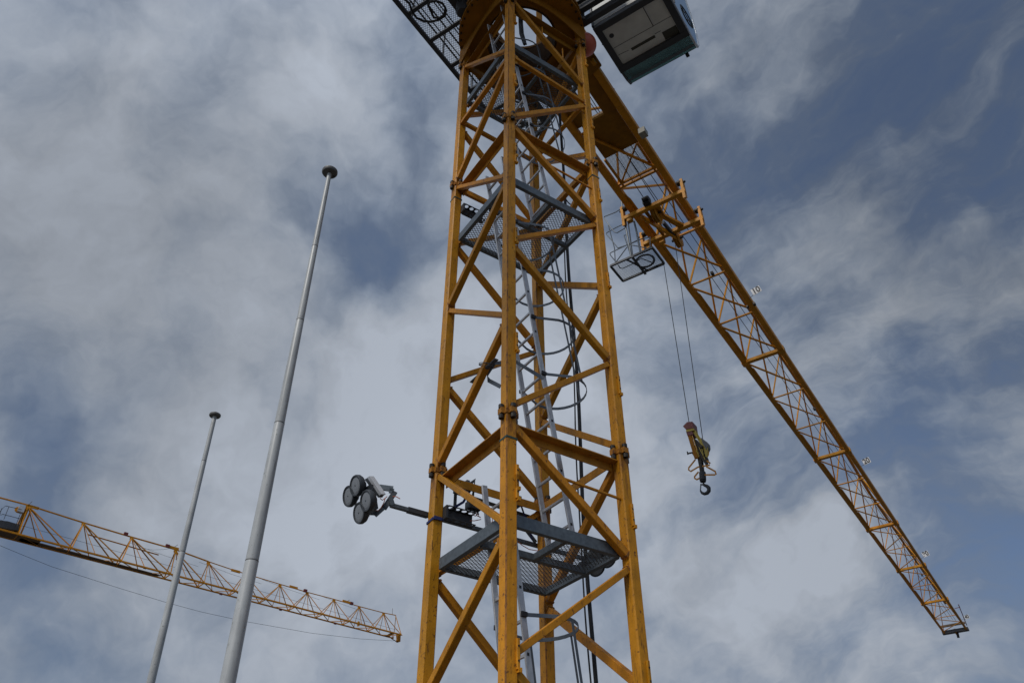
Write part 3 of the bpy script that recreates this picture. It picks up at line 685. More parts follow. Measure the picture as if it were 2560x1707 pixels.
for k in range(7):
    rr = .20 + .012 * math.sin(k * 2.1); c_ = on_z(c8(785, 1190), bz + .06 + .012 * k); jx, jy = random.uniform(-.012, .012), random.uniform(-.012, .012)
    coil.poly([c_ + JD * (rr * math.cos(t) * .95 + jx) + JN * (rr * math.sin(t) + jy) for t in [2 * math.pi * i / 36 for i in range(36)]], .011, 6, closed=True)
tag(coil.build('cable_coil', 'black', smooth=True), 'coil of black cable lying on the mesh floor of the trolley basket', 'cable coil')
# ================================================================ HOIST ROPES + HOOK BLOCK
hk_r, hk_l = 6.5, -.30
def hp(x, y): return on_r((1650 + x / 5.875, 1000 + y / 5.875), hk_r)
ra = MB(); ra.tube(on_r(c8(1045, 1180), 6.45), hp(432, 365), .0075, n=6); tag(ra.build('hoist_rope', 'rope'), 'left rope of the hook block, ending at its maroon top', 'rope', 'ropes between trolley and hook block')
ra = MB(); ra.tube(on_r(c8(1225, 960), 6.7), hp(628, 575), .0075, n=6); tag(ra.build('hoist_rope', 'rope'), 'right rope of the hook block, ending halfway down its side', 'rope', 'ropes between trolley and hook block')
hb = tag(empty('hook_block', hp(630, 900)), 'crane hook block hanging from two thin ropes, maroon top, yellow stripes, black hook below', 'hook block')
HR = (hp(700, 800) - hp(500, 800)).normalized(); HN = HR.cross(UP).normalized()
def plate(pts, t, name, m, off=0): 
    return MB().prism([hp(*p) + HN * (off - t / 2) for p in pts], HN * t).build(name, m, hb)
plate([(370, 420), (430, 358), (508, 350), (522, 445), (412, 462)], .22, 'top_guard', 'maroon')
plate([(412, 455), (522, 440), (530, 475), (415, 498)], .20, 'yellow_band', 'lemon')
plate([(412, 498), (500, 480), (515, 530), (430, 552)], .18, 'lower_guard', 'maroon')
plate([(430, 545), (480, 540), (570, 820), (590, 870), (530, 880), (505, 800)], .04, 'side_plate', 'plate', .06)
plate([(490, 470), (520, 440), (600, 560), (720, 690), (712, 860), (690, 850), (650, 700), (610, 660)], .03, 'side_plate', 'lemon', .05)
plate([(490, 560), (560, 600), (640, 720), (700, 860), (680, 960), (600, 850), (560, 720)], .10, 'counterweight', 'bolt', -.01)
plate([(620, 570), (715, 640), (722, 700), (700, 750), (650, 660)], .14, 'rope_guard', 'cap')
for q, (x, y) in enumerate(((560, 700), (600, 760), (640, 800))):
    MB().lathe(hp(x, y) + HN * (-.05 + .03 * q), HN, [(.03, 0), (.11, .002), (.12, .01), (.10, .018), (.03, .02)], 24).build('sheave', 'pale' if q != 1 else 'lemon', hb, smooth=True)
for a_, b_ in (((500, 550), (570, 760)), ((540, 480), (590, 600)), ((560, 760), (600, 860)), ((640, 740), (670, 870)), ((600, 720), (690, 900))):
    MB().bar(hp(*a_) + HN * .085, hp(*b_) + HN * .085, .014, .01, HN).build('yellow_stripe', 'lemon' if a_[0] != 500 else 'pale', hb)
MB().lathe(hp(632, 712) + HN * .05, HN, [(.0, 0), (.035, 0), (.035, .05), (.02, .055)], 16).build('axle_nut', 'bolt', hb, smooth=True)
m = MB(); m.tube(hp(400, 785), hp(495, 765), .016); m.tube(hp(400, 755), hp(410, 798), .012); m.tube(hp(470, 770), hp(510, 830), .01); m.build('latch_bar', 'bolt', hb)
m = MB(); m.tube(hp(585, 850), hp(605, 940), .045, .05, 14); m.tube(hp(603, 930), hp(620, 1060), .045, n=14); m.build('swivel_neck', 'bolt', hb, smooth=True)
m = MB(); m.lathe(hp(622, 1050), (hp(632, 1200) - hp(622, 1050)), [(.04, -.01), (.062, .02), (.062, .17), (.05, .185), (.058, .19), (.055, .205), (.03, .215)], 18); m.build('swivel_housing', 'black', hb, smooth=True)
for pts, m_ in (([(530, 880), (430, 1005), (430, 1030), (460, 1055), (570, 990), (740, 962), (745, 935), (690, 895), (600, 860)], 'primer'),
                ([(575, 1060), (515, 1135), (520, 1155), (550, 1175), (600, 1150)], 'primer'), ([(690, 985), (820, 1055), (832, 1095), (810, 1105), (665, 1105)], 'primer')):
    q = [hp(*p) + HN * .03 for p in pts]; MB().poly(q, 0, flat=(.030, .008, UP)).build('handling_loop', m_, hb)
# hook: swept tapering curve
hkp = [(632, 1225, .020), (650, 1245, .026), (690, 1262, .032), (718, 1290, .036), (718, 1330, .038), (695, 1362, .036), (655, 1375, .030), (618, 1362, .024), (598, 1335, .017), (590, 1300, .006)]
m = MB(); rings = []
fine = []
for i in range(len(hkp) - 1):
    for k in range(3):
        t = k / 3; a_, b_ = hkp[i], hkp[i + 1]; fine.append(tuple(a_[j] * (1 - t) + b_[j] * t for j in range(3)))
fine.append(hkp[-1]); vs = []; n = 10
for i, (x, y, r) in enumerate(fine):
    p = hp(x, y); q0 = hp(*fine[max(i - 1, 0)][:2]); q1 = hp(*fine[min(i + 1, len(fine) - 1)][:2]); d = (q1 - q0).normalized(); y_ = HN; x_ = d.cross(y_)
    vs += [p + (x_ * math.cos(t) + y_ * math.sin(t) * .8) * r for t in [2 * math.pi * j / n for j in range(n)]]
fs = [(i * n + j, i * n + (j + 1) % n, (i + 1) * n + (j + 1) % n, (i + 1) * n + j) for i in range(len(fine) - 1) for j in range(n)] + [tuple(range(n))[::-1], tuple(range((len(fine) - 1) * n, len(fine) * n))]
m.add(vs, fs).build('hook', 'black', hb, smooth=True)
m = MB(); m.bar(hp(600, 1232), hp(597, 1300), .012, .02, HN); m.bar(hp(597, 1232), hp(622, 1245), .02, .02, HN); m.build('safety_latch', 'black', hb)
# ================================================================ DISTANCE SIGNS
def sign(px_c, px_foot, txt, size, lab):
    c_ = on_l(px_c, CL + .28); f_ = on_l(px_foot, CL + .06)
    t = tag(empty('distance_sign', f_), lab, 'sign', 'distance signs along the jib')
    ang = math.radians(12); x = (JN * math.cos(ang) + UP * math.sin(ang)); y = (UP * math.cos(ang) - JN * math.sin(ang)); n = x.cross(y)
    MB().box(c_, x * size * .5, y * size * .44, n * .004).build('sign_plate', 'white', t)
    MB().tube(f_, c_ - x * size * .45 - y * size * .35, .007, n=6).build('sign_rod', 'galv', t)
    cu = bpy.data.curves.new('numeral', 'FONT'); cu.body = txt; cu.size = size * 1.12; cu.align_x = 'CENTER'; cu.align_y = 'CENTER'; cu.extrude = .001; cu.offset = size * .04
    tmp = bpy.data.objects.new('tmp', cu); C.objects.link(tmp); bpy.context.view_layer.update()
    me = bpy.data.meshes.new_from_object(tmp); bpy.data.objects.remove(tmp)
    for s_ in (-1,):
        o = bpy.data.objects.new('numeral', me); C.objects.link(o); o.parent = t
        pos = c_ + n * (.0065 if n.dot(CAM - c_) > 0 else -.0065)
        sx = 1 if n.dot(CAM - c_) > 0 else -1
        mtx = Matrix((x * sx, y, n * sx)).transposed().to_4x4() @ Matrix.Diagonal((.78, 1.0, 1, 1)); mtx.translation = pos - f_
        o.matrix_local = mtx; me.materials.append(M['black']); o['_w'] = list(pos)
sign((1890.5, 726), (1873, 746), '10', .24, 'white plate with black number 10, nearest sign on the jib edge')
sign((2166, 1152), (2152, 1165), '20', .25, 'white plate with black number 20, second sign out along the jib edge')
sign((2314, 1384), (2303, 1395), '30', .26, 'small white plate with black number 30, third sign out along the jib edge')
sign((2417, 1541), (2405, 1547), '40', .22, 'tiny white plate with black number 40 beside the jib tip')
# ================================================================ RED BALL
bc = on_z((1461, 113), 12.45)
rb = tag(empty('marker_ball', bc), 'faded red ball hanging between the mast top and the cab', 'ball')
MB().lathe(bc - UP * .21, UP, [(.21 * math.sin(math.pi * i / 20) + .0005, .21 - .21 * math.cos(math.pi * i / 20)) for i in range(21)], 32).build('ball_shell', 'red', rb, smooth=True)
MB().tube(bc + UP * .20, bc + UP * .7, .012).build('hanger_rod', 'dark', rb)
MB().tube(bc - UP * .205, bc - UP * .26, .018).build('lower_stud', 'dark', rb)
# ================================================================ FLOODLIGHTS
za = 3.73; AA = W + S + .05
arm = tag(empty('floodlight_beam', ML(.9, AA, za)), 'long grey steel beam strapped behind the mast, carrying floodlights at each end', 'beam')
BAR(ML(-.42, AA, za), ML(2.30, AA, za), .042, .045, 'beam_tube', 'galv', arm)
MB().bar(ML(-.22, AA, za), ML(.02, AA, za), .055, .058, UP, .004).build('beam_sleeve', 'lamp', arm)
MB().bar(ML(.05, AA, za), ML(.35, AA, za), .058, .03, UP, .004).build('beam_sleeve', 'lamp', arm)
# hanging frame inside
BAR(ML(.34, AA - .02, za + .1), ML(.34, AA - .02, 4.30), .035, .035, 'hanger_post', 'galv', arm)
BAR(ML(1.05, AA - .02, za + .0), ML(1.05, AA - .02, 4.30), .035, .035, 'hanger_post', 'galv', arm)
BAR(ML(.30, AA - .05, za + .34), ML(1.45, AA - .05, za + .30), .035, .035, 'upper_tube', 'galv', arm)
BAR(ML(1.08, AA - .03, za + .33), ML(1.42, AA - .03, za + .02), .035, .035, 'corner_brace', 'galv', arm)
for c_ in (.42, 1.12): MB().box(ML(c_, W + S / 2, 4.14), EC * .02, EA * .05, UP * .06).build('hook_clamp', 'hoop', arm)
# straps
def strap(pts, lab, w=.028, m='strap'):
    return tag(MB().poly(pts, 0, flat=(w, .004, UP)).build('ratchet_strap', m), lab, 'strap', 'ratchet straps holding the floodlight beam')
c_, a_ = LEG['A']; e = .006; zz = 3.62
q = MB()
ring = [ML(c_ - e, a_ - e, zz), ML(c_ + S + e, a_ - e, zz + .02), ML(c_ + S + e, a_ + S + e, zz + .02), ML(c_ - e, a_ + S + e, zz - .01)]
for i in range(4): q.bar(ring[i], ring[(i + 1) % 4], .004, .028)
q.box(ML(c_ + .05, a_ - .014, zz + .012), EC * .045, EA * .008, UP * .018)
tag(q.build('ratchet_strap', 'strap'), 'dark blue strap wrapped round the left mast leg at the floodlight beam', 'strap', 'ratchet straps holding the floodlight beam')
strap([ML(.52, AA - .10, 4.20), ML(.47, AA - .11, 4.10), ML(.40, AA - .10, 3.95), ML(.20, AA - .06, 3.78), ML(.13, AA - .03, 3.74)], 'blue strap slanting down from the back crossbar above the cable bracket')
strap([ML(.50, AA + .0, 4.02), ML(.50, AA - .13, 4.02), ML(.52, AA - .13, 4.24), ML(.52, AA + .0, 4.24)], 'black strap looped round the back crossbar left of the ladder', .05, 'black')
strap([ML(1.10, AA - .12, 4.22), ML(1.16, AA - .12, 4.10), ML(1.28, AA - .08, 3.90), ML(1.36, AA - .05, 3.76)], 'blue strap slanting down right of the near leg toward the back leg')
def cluster(cent, n, par_lab, mirror=None):
    fl_ = tag(empty('floodlight_cluster', cent), par_lab, 'floodlight', 'floodlight clusters on the steel beam')
    x = UP.cross(n).normalized(); y = n.cross(x).normalized()
    return fl_, x, y
n = V((-.75, -.59, -.29)).normalized()
cl0 = on_a(dd(437, 690), AA)
fl_, x, y = cluster(cl0, n, 'cluster of four round floodlights standing out left of the mast')
def fp(p): return hit(p, cl0, n)
def lamp(c_, n, par, R_=.110):
    h = MB(); h.lathe(c_, -n, [(R_ * .82, .0), (R_ * .84, -.012), (R_ * .97, -.014), (R_ * 1.03, 0), (R_ * 1.03, .03), (R_ * .96, .035), (R_ * .9, .055), (R_ * .55, .075), (R_ * .4, .10), (R_ * .2, .105)], 28)
    o = h.build('lamp_housing', 'lamp', par, smooth=True)
    f = MB(); f.lathe(c_ + n * .004, -n, [(R_ * .3, -.006), (R_ * .62, -.004), (R_ * .83, 0), (R_ * .83, .003)], 28); f.build('lamp_lens', 'lens', par)
    s_ = MB(); s_.tube(c_ + n * .0102, c_ + n * .014, .006, n=10); s_.build('lens_stud', 'lamp', par)
    fin = MB(); u = n.orthogonal().normalized(); v_ = n.cross(u)
    for k in range(8):
        t = math.pi * k / 8; fin.box(c_ - n * .07, (u * math.cos(t) + v_ * math.sin(t)) * R_ * .52, (v_ * math.cos(t) - u * math.sin(t)) * .002, n * .022)
    fin.build('cooling_fins', 'lamp', par)
for p in (dd(410, 490), dd(305, 645), dd(565, 712), dd(462, 890)): lamp(fp(p), n, fl_)
bk_ = MB(); bx = [fp(p) - n * .10 for p in (dd(520, 390), dd(330, 800))]
MB().box(fp(dd(470, 690)) - n * .115, x * .085, y * .13, n * .03).build('back_plate', 'lamp', fl_)
k1 = fp(dd(600, 460)) - n * .12
YC = ML(-.42, AA, za); YN = V((YC.x, YC.y, 0)).normalized()
def yp(p): return hit(dd(*p), YC, YN)
m = MB(); m.prism([hit(dd(*p), cl0 - n * .13, n) for p in ((535, 400), (590, 368), (765, 622), (735, 665))], -n * .05); m.build('driver_box', 'lamp', fl_)
MB().prism([hit(dd(*p), cl0 - n * .129, n) for p in ((575, 372), (606, 350), (784, 613), (752, 634))], n * -.054).build('driver_lid', 'silver', fl_)
for a_, b_, w_ in (((610, 495), (955, 540), .06), ((940, 535), (925, 600), .05), ((985, 580), (820, 830), .055), ((835, 800), (690, 930), .04), ((620, 885), (720, 890), .05)):
    MB().bar(yp(a_), yp(b_), w_, .02, YN).build('yoke_bracket', 'galv' if w_ != .055 else 'lamp', fl_)
BAR(yp((915, 690)), ML(-.40, AA, za), .05, .05, 'yoke_stem', 'galv', fl_)
for pts in ([(745, 690), (780, 720), (820, 690), (850, 665)], [(820, 690), (800, 760), (760, 830), (720, 870), (640, 868)], [(930, 665), (985, 668), (1040, 700)]):
    MB().poly([yp(p) - EA * .03 for p in pts], .005, 5).build('lamp_lead', 'orange', fl_)
# right cluster, seen from below past the lower platform
n2 = V((.35, -.38, -.62)).normalized(); cr = on_a(c5(1850, 410), AA + .05)
f2, x, y = cluster(cr, n2, 'round floodlights half hidden behind the right edge of the lowest mesh platform')
for p in (c5(1925, 365), c5(1815, 450), c5(1800, 330), c5(1690, 460)): lamp(hit(p, cr, n2), n2, f2, .105)
MB().box(cr - n2 * .10, x * .13, y * .09, n2 * .03).build('driver_box', 'lamp', f2)
BAR(cr - n2 * .1, ML(2.25, AA, za), .05, .05, 'yoke_stem', 'galv', f2)
# junction box with leads
jb_ = tag(empty('junction_box', on_a(dd(2150, 800), W - .02)), 'small black electrical box with orange leads beside the perforated cable bracket', 'junction box')
jc = on_a(dd(2150, 805), W - .02)
MB().box(jc, EC * .065, EA * .04, UP * .035).build('box_body', 'black', jb_)
for dx in (-.05, .0, .045): MB().tube(jc + EC * dx - UP * .035, jc + EC * dx - UP * .075, .010, n=8).build('cable_gland', 'black', jb_)
MB().box(jc - EC * .085, EC * .012, EA * .04, UP * .04).build('mounting_plate', 'lamp', jb_)
for pts in ([(2120, 890), (2130, 920), (2165, 935), (2195, 905)], [(2170, 880), (2185, 930), (2240, 955)], [(2215, 900), (2205, 930), (2240, 960)], [(2085, 1005), (2150, 1005), (2245, 985)]):
    MB().poly([on_a(dd(*p), W - .02) for p in pts], .005, 5).build('orange_lead', 'orange', jb_)
MB().poly([on_a(c4(*p), W - .02) for p in ((610, 1130), (635, 1080), (640, 1200), (670, 1190), (672, 1130), (668, 1210))], .004, 5).build('orange_lead', 'orange', jb_)
MB().poly([on_a(c4(*p), W - .02) for p in ((905, 1370), (960, 1420), (1030, 1460), (1115, 1475))], .005, 5).build('orange_lead', 'orange', jb_)
# ================================================================ POWER CABLE
CC = 1.62; rnd = random.Random(3)
pts = []
for i in range(42):
    z = -1.5 + i * .33; pts.append(ML(1.66 + .012 * math.sin(z * 1.3), .94 + .012 * math.cos(z * 1.7), z))
tag(MB().poly(pts, .022, 8).build('power_cable', 'black', smooth=True), 'thick black power cable hanging straight down behind the mast', 'cable')
pts = [p + EC * (-.045 + .01 * math.sin(i * .9)) + EA * .02 for i, p in enumerate(pts)]
tag(MB().poly(pts[:30], .009, 6).build('control_cable', 'black', smooth=True), 'thinner black cable running along the thick black one behind the mast', 'cable')
lp = [ML(1.62, .90, 9.55)] + [ML(1.62 + .10 + .11 * math.cos(t), .88, 9.2 + .16 * math.sin(t)) for t in [math.radians(a) for a in range(120, 440, 20)]]
MB().poly(lp, .009, 6).build('cable_loop', 'black', crane)
wr = MB()                                   # wire tied round the left diagonal
for k in range(3):
    p0_, p1_ = on_c(c3(555, 1020), .02), on_c(c3(675, 1030), .02)
    cc_ = (p0_ + p1_) / 2; wr.poly([cc_ + (p1_ - p0_) * .5 * math.cos(t) + UP * (.035 - k * .012) * math.sin(t + k) + EC * .06 * math.sin(t) for t in [2 * math.pi * i / 20 for i in range(20)]], .004, 5, closed=True)
tag(wr.build('binding_wire', 'black'), 'black wire wound round a left diagonal of the mast halfway up', 'wire')
# ================================================================ FLAGPOLES
def flagpole(top_px, foot_px, h, rb_, rt, disc, joints, lab):
    tp = on_z(top_px, h - CAMZ); dist = math.hypot(tp.x, tp.y)
    fd = ray(*foot_px); k = dist / math.hypot(fd.x, fd.y); q = CAM + fd * k      # same distance, lower down
    ax = (tp - q).normalized(); foot = q - ax * (q.z / ax.z); L_ = (tp - foot).length
    t = tag(empty('flagpole', foot), lab, 'flagpole', 'white tapered flagpoles')
    prof = []; cuts = [0] + joints + [1]
    for i in range(len(cuts) - 1):
        a, b = cuts[i], cuts[i + 1]; ra_ = rb_ + (rt - rb_) * a; rb2 = rb_ + (rt - rb_) * b
        MB().lathe(foot + ax * L_ * a, ax, [(ra_ * (1 if i == 0 else .965), 0), (ra_, .015), (rb2 * 1.03, L_ * (b - a) - .02), (rb2 * .97, L_ * (b - a) - .001)], 28).build('pole_segment', 'pole', t, smooth=True)
    for a in joints:
        rr = rb_ + (rt - rb_) * a; MB().lathe(foot + ax * (L_ * a - .012), ax, [(rr * .9, 0), (rr * 1.035, .001), (rr * 1.035, .010), (rr * .9, .011)], 28).build('joint_ring', 'cap', t, smooth=True)
    MB().lathe(tp - ax * .02, ax, [(rt * 1.05, 0), (disc * .9, .012), (disc, .03), (disc * .98, .055), (disc * .6, .085), (.01, .10)], 32).build('pole_cap', 'cap', t, smooth=True)
    st = MB(); xx = ax.orthogonal().normalized(); st.box(tp + xx * disc * .6 - ax * .006, xx * .012, ax.cross(xx) * .012, ax * .012); st.build('pulley', 'black', t)
flagpole((824, 433), (570, 1700), 10, .086, .0285, .107, [.45, .60, .74, .86], 'nearer and taller of the two white flagpoles, left of the mast')
flagpole((537, 1040), (378, 1700), 10, .092, .040, .112, [.5, .72, .9], 'farther and thinner of the two white flagpoles, leftmost in view')
# ================================================================ DISTANT CRANE
H2 = 25.0
n0 = on_z((0, 1340.3), H2); n1 = on_z((993, 1596.8), H2)      # near... lower image line of the jib
FD = (n1 - n0).normalized(); FN = FD.cross(UP).normalized()   # FN points toward the viewer
if FN.dot(CAM - n0) < 0: FN = -FN
W2 = 1.35
far_root = n0 - FD * 22
dc = tag(empty('tower_crane', V((far_root.x, far_root.y, 0))), 'distant yellow tower crane whose thin jib crosses the lower left behind the flagpoles', 'crane')
def fline(px):                               # parameter along the lower chord line
    p = hit(px, n0, FN); return (p - n0).dot(FD)
def fpt(px, off): return hit(px, n0 + FN * off, FN)
fj = empty('jib', n0, dc)
far_ = lambda s_, off, z=0: n0 + FD * s_ + FN * off + UP * z
# chords
Ls = (n1 - n0).length - .45
MB().bar(far_(-22, 0), far_(Ls, 0), .11, .11, UP, .01).build('bottom_chord', 'jib', fj)
MB().bar(far_(-22, W2), far_(Ls, W2), .13, .13, UP, .01).build('bottom_chord', 'jib', fj)
topln = [(0, 1243.6), (70, 1262), (209, 1306), (329.5, 1342), (439, 1373), (521, 1403), (589, 1426), (700, 1459.5), (768, 1479.5), (835, 1497), (898, 1515), (959, 1531), (989, 1537)]
tp_ = [fpt(p, W2 / 2) for p in topln]; tp_ = [tp_[0] + (tp_[0] - tp_[1]) * 5] + tp_
for i in range(len(tp_) - 1): MB().bar(tp_[i], tp_[i + 1], .10 if i < 6 else .07, .10 if i < 6 else .07, UP, .01).build('top_chord', 'jib', fj)
def sof(px): return (fpt(px, W2 / 2) - n0).dot(FD)
# bay feet positions along the chords, read where the braces land
feet = [(f6(215, 640), 1), (f6(840, 805), 1), (f6(1425, 955), 1), (f6(1925, 1165), 0), (f6(2320, 1265), 0), (f7(320, 850), 0), (f7(655, 940), 0),
        (f7(980, 1025), 0), (f7(1290, 1105), 0), (f7(1590, 1180), 0), (f7(1870, 1250), 0), (f7(2180, 1325), 0)]
fs_ = [(hit(p, n0 + FN * W2 * k, FN) - n0).dot(FD) for p, k in feet]
ap = [fpt(p, W2 / 2) for p in ((70, 1264), (209, 1308), (329.5, 1344), (439, 1376), (521, 1406), (612, 1434), (700, 1462), (768, 1481), (835, 1499), (898, 1517), (959, 1533))]
for i, a in enumerate(ap):
    t = .075 if i < 4 else .055
    MB().box(a - UP * .06, FD * .14, FN * .05, UP * .09).build('apex_gusset', 'yellow', fj)
    L0, L1 = fs_[i], min(fs_[i + 1], Ls - .1)
    for off in (0, W2):
        MB().bar(a, far_(L0, off, .05), t, t).build('side_brace', 'jib', fj)
        MB().bar(a, far_(L1, off, .05), t, t).build('side_brace', 'jib', fj)
        MB().bar(a, far_(L0 + (L1 - L0) * .46, off, .05), t * .7, t * .7).build('side_brace', 'jib', fj)
for i in range(len(fs_) - 1):
    a, b = fs_[i], fs_[i + 1]; mid = (a + b) / 2
    MB().bar(far_(a, 0), far_(a, W2), .07, .07).build('crossbar', 'jib', fj)
    MB().bar(far_(a, W2), far_(mid, 0), .05, .05).build('diagonal_brace', 'jib', fj); MB().bar(far_(mid, 0), far_(b, W2), .05, .05).build('diagonal_brace', 'jib', fj)
# section couplings and dark clamps on the top chord
for p in (f6(1480, 632), f6(1970, 772), f7(1180, 788), f7(1697, 930)):
    MB().box(fpt(p, W2 / 2), FD * .16, FN * .10, UP * .12).build('chord_clamp', 'maroon', fj)
for p in (f6(390, 315), f6(2045, 795), f7(400, 568), f7(1048, 750), f7(1640, 912)):
    MB().box(fpt(p, W2 / 2), FD * .42, FN * .05, UP * .10).build('chord_coupling', 'yellow', fj)
for p, q in ((f6(340, 285), f6(378, 248)), (f6(2055, 780), f6(2092, 757)), (f7(1650, 905), f7(1677, 890)), (f7(2155, 1050), f7(2157, 985))):
    MB().tube(fpt(p, W2 / 2), fpt(q, W2 / 2), .02, n=5).build('lifting_eye', 'catwalk', fj)
# catwalk plank strip under the inner part
s_a, s_b = fline(f6(215, 700)), fline(f6(1820, 1130))
MB().prism([far_(s_a, .10, -.02), far_(s_b, .10, -.02), far_(s_b + .4, .55, -.02), far_(s_a, .75, -.02)], UP * .05).build('catwalk_deck', 'catwalk', fj)
s_a = fline(f6(0, 655)); MB().prism([far_(-22, .1, -.02), far_(s_a + 2.6, .1, -.02), far_(s_a + 2.6, 1.2, -.02), far_(-22, 1.2, -.02)], UP * .05).build('catwalk_deck', 'catwalk', fj)
# spare tube tied in the frame
MB().tube(fpt(f6(1030, 636), .6), fpt(f6(1865, 877), .6), .05).build('stored_tube', 'primer', fj)
# strut chord pair of the tower head coming in from the left
for p, q in ((f6(150, 640), f6(310, 320)), (f6(190, 650), f6(335, 330)), (f6(240, 640), f6(365, 350))): MB().bar(fpt(p, .2), fpt(q, .7), .12, .10).build('head_strut', 'yellow', fj)
MB().poly([fpt(f6(*p), .7) for p in ((1665, 800), (1800, 818), (1930, 812), (2000, 800))], .012, 5).build('sagging_cable', 'rope', fj)
# guard rail cage and winch box at the left end
m = MB()
for q in ([(0, 370), (25, 335), (65, 300), (260, 345)], [(5, 410), (30, 398), (230, 450)], [(20, 330), (0, 400)], [(108, 305), (45, 460)], [(245, 380), (190, 520)], [(265, 385), (200, 545)]):
    m.poly([fpt(f6(*p), 1.0) for p in q], .022, 5)
m.build('winch_guard_rail', 'dark', fj)
m = MB(); m.prism([fpt(f6(*p), .8) for p in ((-60, 465), (90, 480), (230, 520), (215, 590), (150, 580), (-60, 540))], FN * -.5); m.build('winch_box', 'dark', fj)
MB().box(fpt(f6(245, 345), .7), FD * .22, FN * .2, UP * .24).build('rope_sheave', 'silver', fj)
MB().lathe(fpt(f6(210, 345), .75), FN, [(.05, -.05), (.22, -.03), (.22, .03), (.05, .05)], 16).build('rope_sheave', 'yellow', fj)
# jib tip
tpn = far_(Ls, 0)
MB().bar(fpt(f7(2195, 1065), W2 / 2), far_(Ls, 0), .06, .06).build('tip_strut', 'jib', fj); MB().bar(fpt(f7(2190, 1065), W2 / 2), far_(Ls, W2), .06, .06).build('tip_strut', 'jib', fj)
MB().prism([fpt(f7(*p), .2) for p in ((2070, 1300), (2130, 1265), (2185, 1265), (2125, 1300))], UP * .04).build('tip_plate', 'catwalk', fj)
MB().prism([fpt(f7(*p), .3) for p in ((2195, 1280), (2230, 1280), (2226, 1365), (2205, 1370), (2190, 1355), (2200, 1330))], FN * .3).build('tip_sheave_box', 'plate', fj)
MB().bar(fpt(f7(2140, 1320), .3), fpt(f7(2205, 1360), .3), .06, .06).build('tip_strut', 'catwalk', fj)
MB().prism([fpt(f7(*p), .5) for p in ((1756, 1150), (1768, 1132), (1780, 1150), (1775, 1185), (1762, 1190))], FN * .2).build('warning_lamp', 'primer', fj)
for p in (f7(235, 825), f7(902, 1000), f7(1514, 1155), f6(1705, 1030)): MB().box(fpt(p, .1), FD * .12, FN * .06, UP * .07).build('chord_fitting', 'maroon', fj)
MB().poly([far_(-22, .7, .9), far_(4, .7, .95), far_(14, .7, .9), far_(24, .7, .8), far_(Ls, .7, .6)], .012, 5).build('trolley_rope', 'rope', fj)
for a, b, sag in ((9, 15, .1), (15, 21, .12), (21, 27, .1), (27, 32, .1)):
    MB().poly([n0.lerp(n0, 0) + FD * s_ + FN * (W2 / 2) + UP * zz_ for s_, zz_ in ((a, 1.9), ((a + b) / 2, 1.75 - sag), (b, 1.5))], .01, 4).build('electric_cable', 'rope', fj)
# mast of the distant crane, left of the frame, seen only from other positions
fm = empty('mast', far_root + FN * .7, dc)
for i in (-1, 1):
    for j in (-1, 1):
        p = far_root + FN * (.7 + .8 * i) + FD * .8 * j; MB().bar(V((p.x, p.y, 0)), V((p.x, p.y, H2 + CAMZ)), .15, .15, FD).build('leg', 'yellow', fm)
m = MB(); k = 0; z = 0
while z < H2 + CAMZ - 2:
    for i in (-1, 1):
        a = far_root + FN * (.7 + .8 * i); a0 = a + FD * (.8 if k % 2 else -.8); a1 = a + FD * (-.8 if k % 2 else .8)
        m.bar(V((a0.x, a0.y, z)), V((a1.x, a1.y, z + 1.9)), .07, .07)
        a = far_root + FN * .7 + FD * .8 * i; a0 = a + FN * (.8 if k % 2 else -.8); a1 = a + FN * (-.8 if k % 2 else .8)
        m.bar(V((a0.x, a0.y, z)), V((a1.x, a1.y, z + 1.9)), .07, .07)
    z += 1.9; k += 1
m.build('lattice', 'brace', fm)
# wire below the distant jib
wp = [(-60, 1342), (0, 1363), (60, 1388), (130, 1416), (200, 1438), (300, 1470), (412, 1504), (500, 1528), (610, 1552), (780, 1582), (900, 1596), (985, 1601)]
wpts = [fpt(p, -.1) for p in wp]
tag(MB().poly(wpts, .014, 5).build('hoist_wire', 'rope'), 'thin dark wire curving under the distant crane jib to its tip', 'wire')
# ================================================================ CAMERA
cam = bpy.data.cameras.new('camera'); co = bpy.data.objects.new('camera', cam); C.objects.link(co)
cam.sensor_width = 36; cam.lens = F / 2560 * 36; cam.clip_start = .05; cam.clip_end = 8000
co.location = CAM; co.rotation_euler = (math.pi / 2 + PIT, 0, 0)
bpy.context.scene.camera = co
# ================================================================ SKY AND LIGHT
SUN_EL, SUN_AZ = math.radians(46), math.radians(215)      # azimuth clockwise from +Y: behind left
sd = V((math.sin(SUN_AZ) * math.cos(SUN_EL), math.cos(SUN_AZ) * math.cos(SUN_EL), math.sin(SUN_EL)))
sun = bpy.data.lights.new('sun', 'SUN'); sun.energy = SUN_E = 1.9; sun.angle = math.radians(12); sun.color = (1, .95, .88)
so = bpy.data.objects.new('sun', sun); C.objects.link(so); so.rotation_euler = sd.to_track_quat('Z', 'Y').to_euler(); so.location = (0, 0, 60)
w = bpy.data.worlds.new('World'); bpy.context.scene.world = w; w.use_nodes = True
nt = w.node_tree; N = nt.nodes; L = nt.links; bg = N['Background']; bg.inputs['Strength'].default_value = .1
sky = N.new('ShaderNodeTexSky'); sky.sky_type = 'NISHITA'; sky.sun_disc = False; sky.sun_elevation = SUN_EL; sky.sun_rotation = SUN_AZ; sky.air_density = 1.0; sky.dust_density = .6
tc = N.new('ShaderNodeTexCoord')
def math_(op, a, b=None, clamp=False):
    n = N.new('ShaderNodeMath'); n.operation = op; n.use_clamp = clamp
    for i, v_ in enumerate((a, b)):
        if v_ is None: continue
        if isinstance(v_, (int, float)): n.inputs[i].default_value = v_
        else: L.new(v_, n.inputs[i])
    return n.outputs[0]
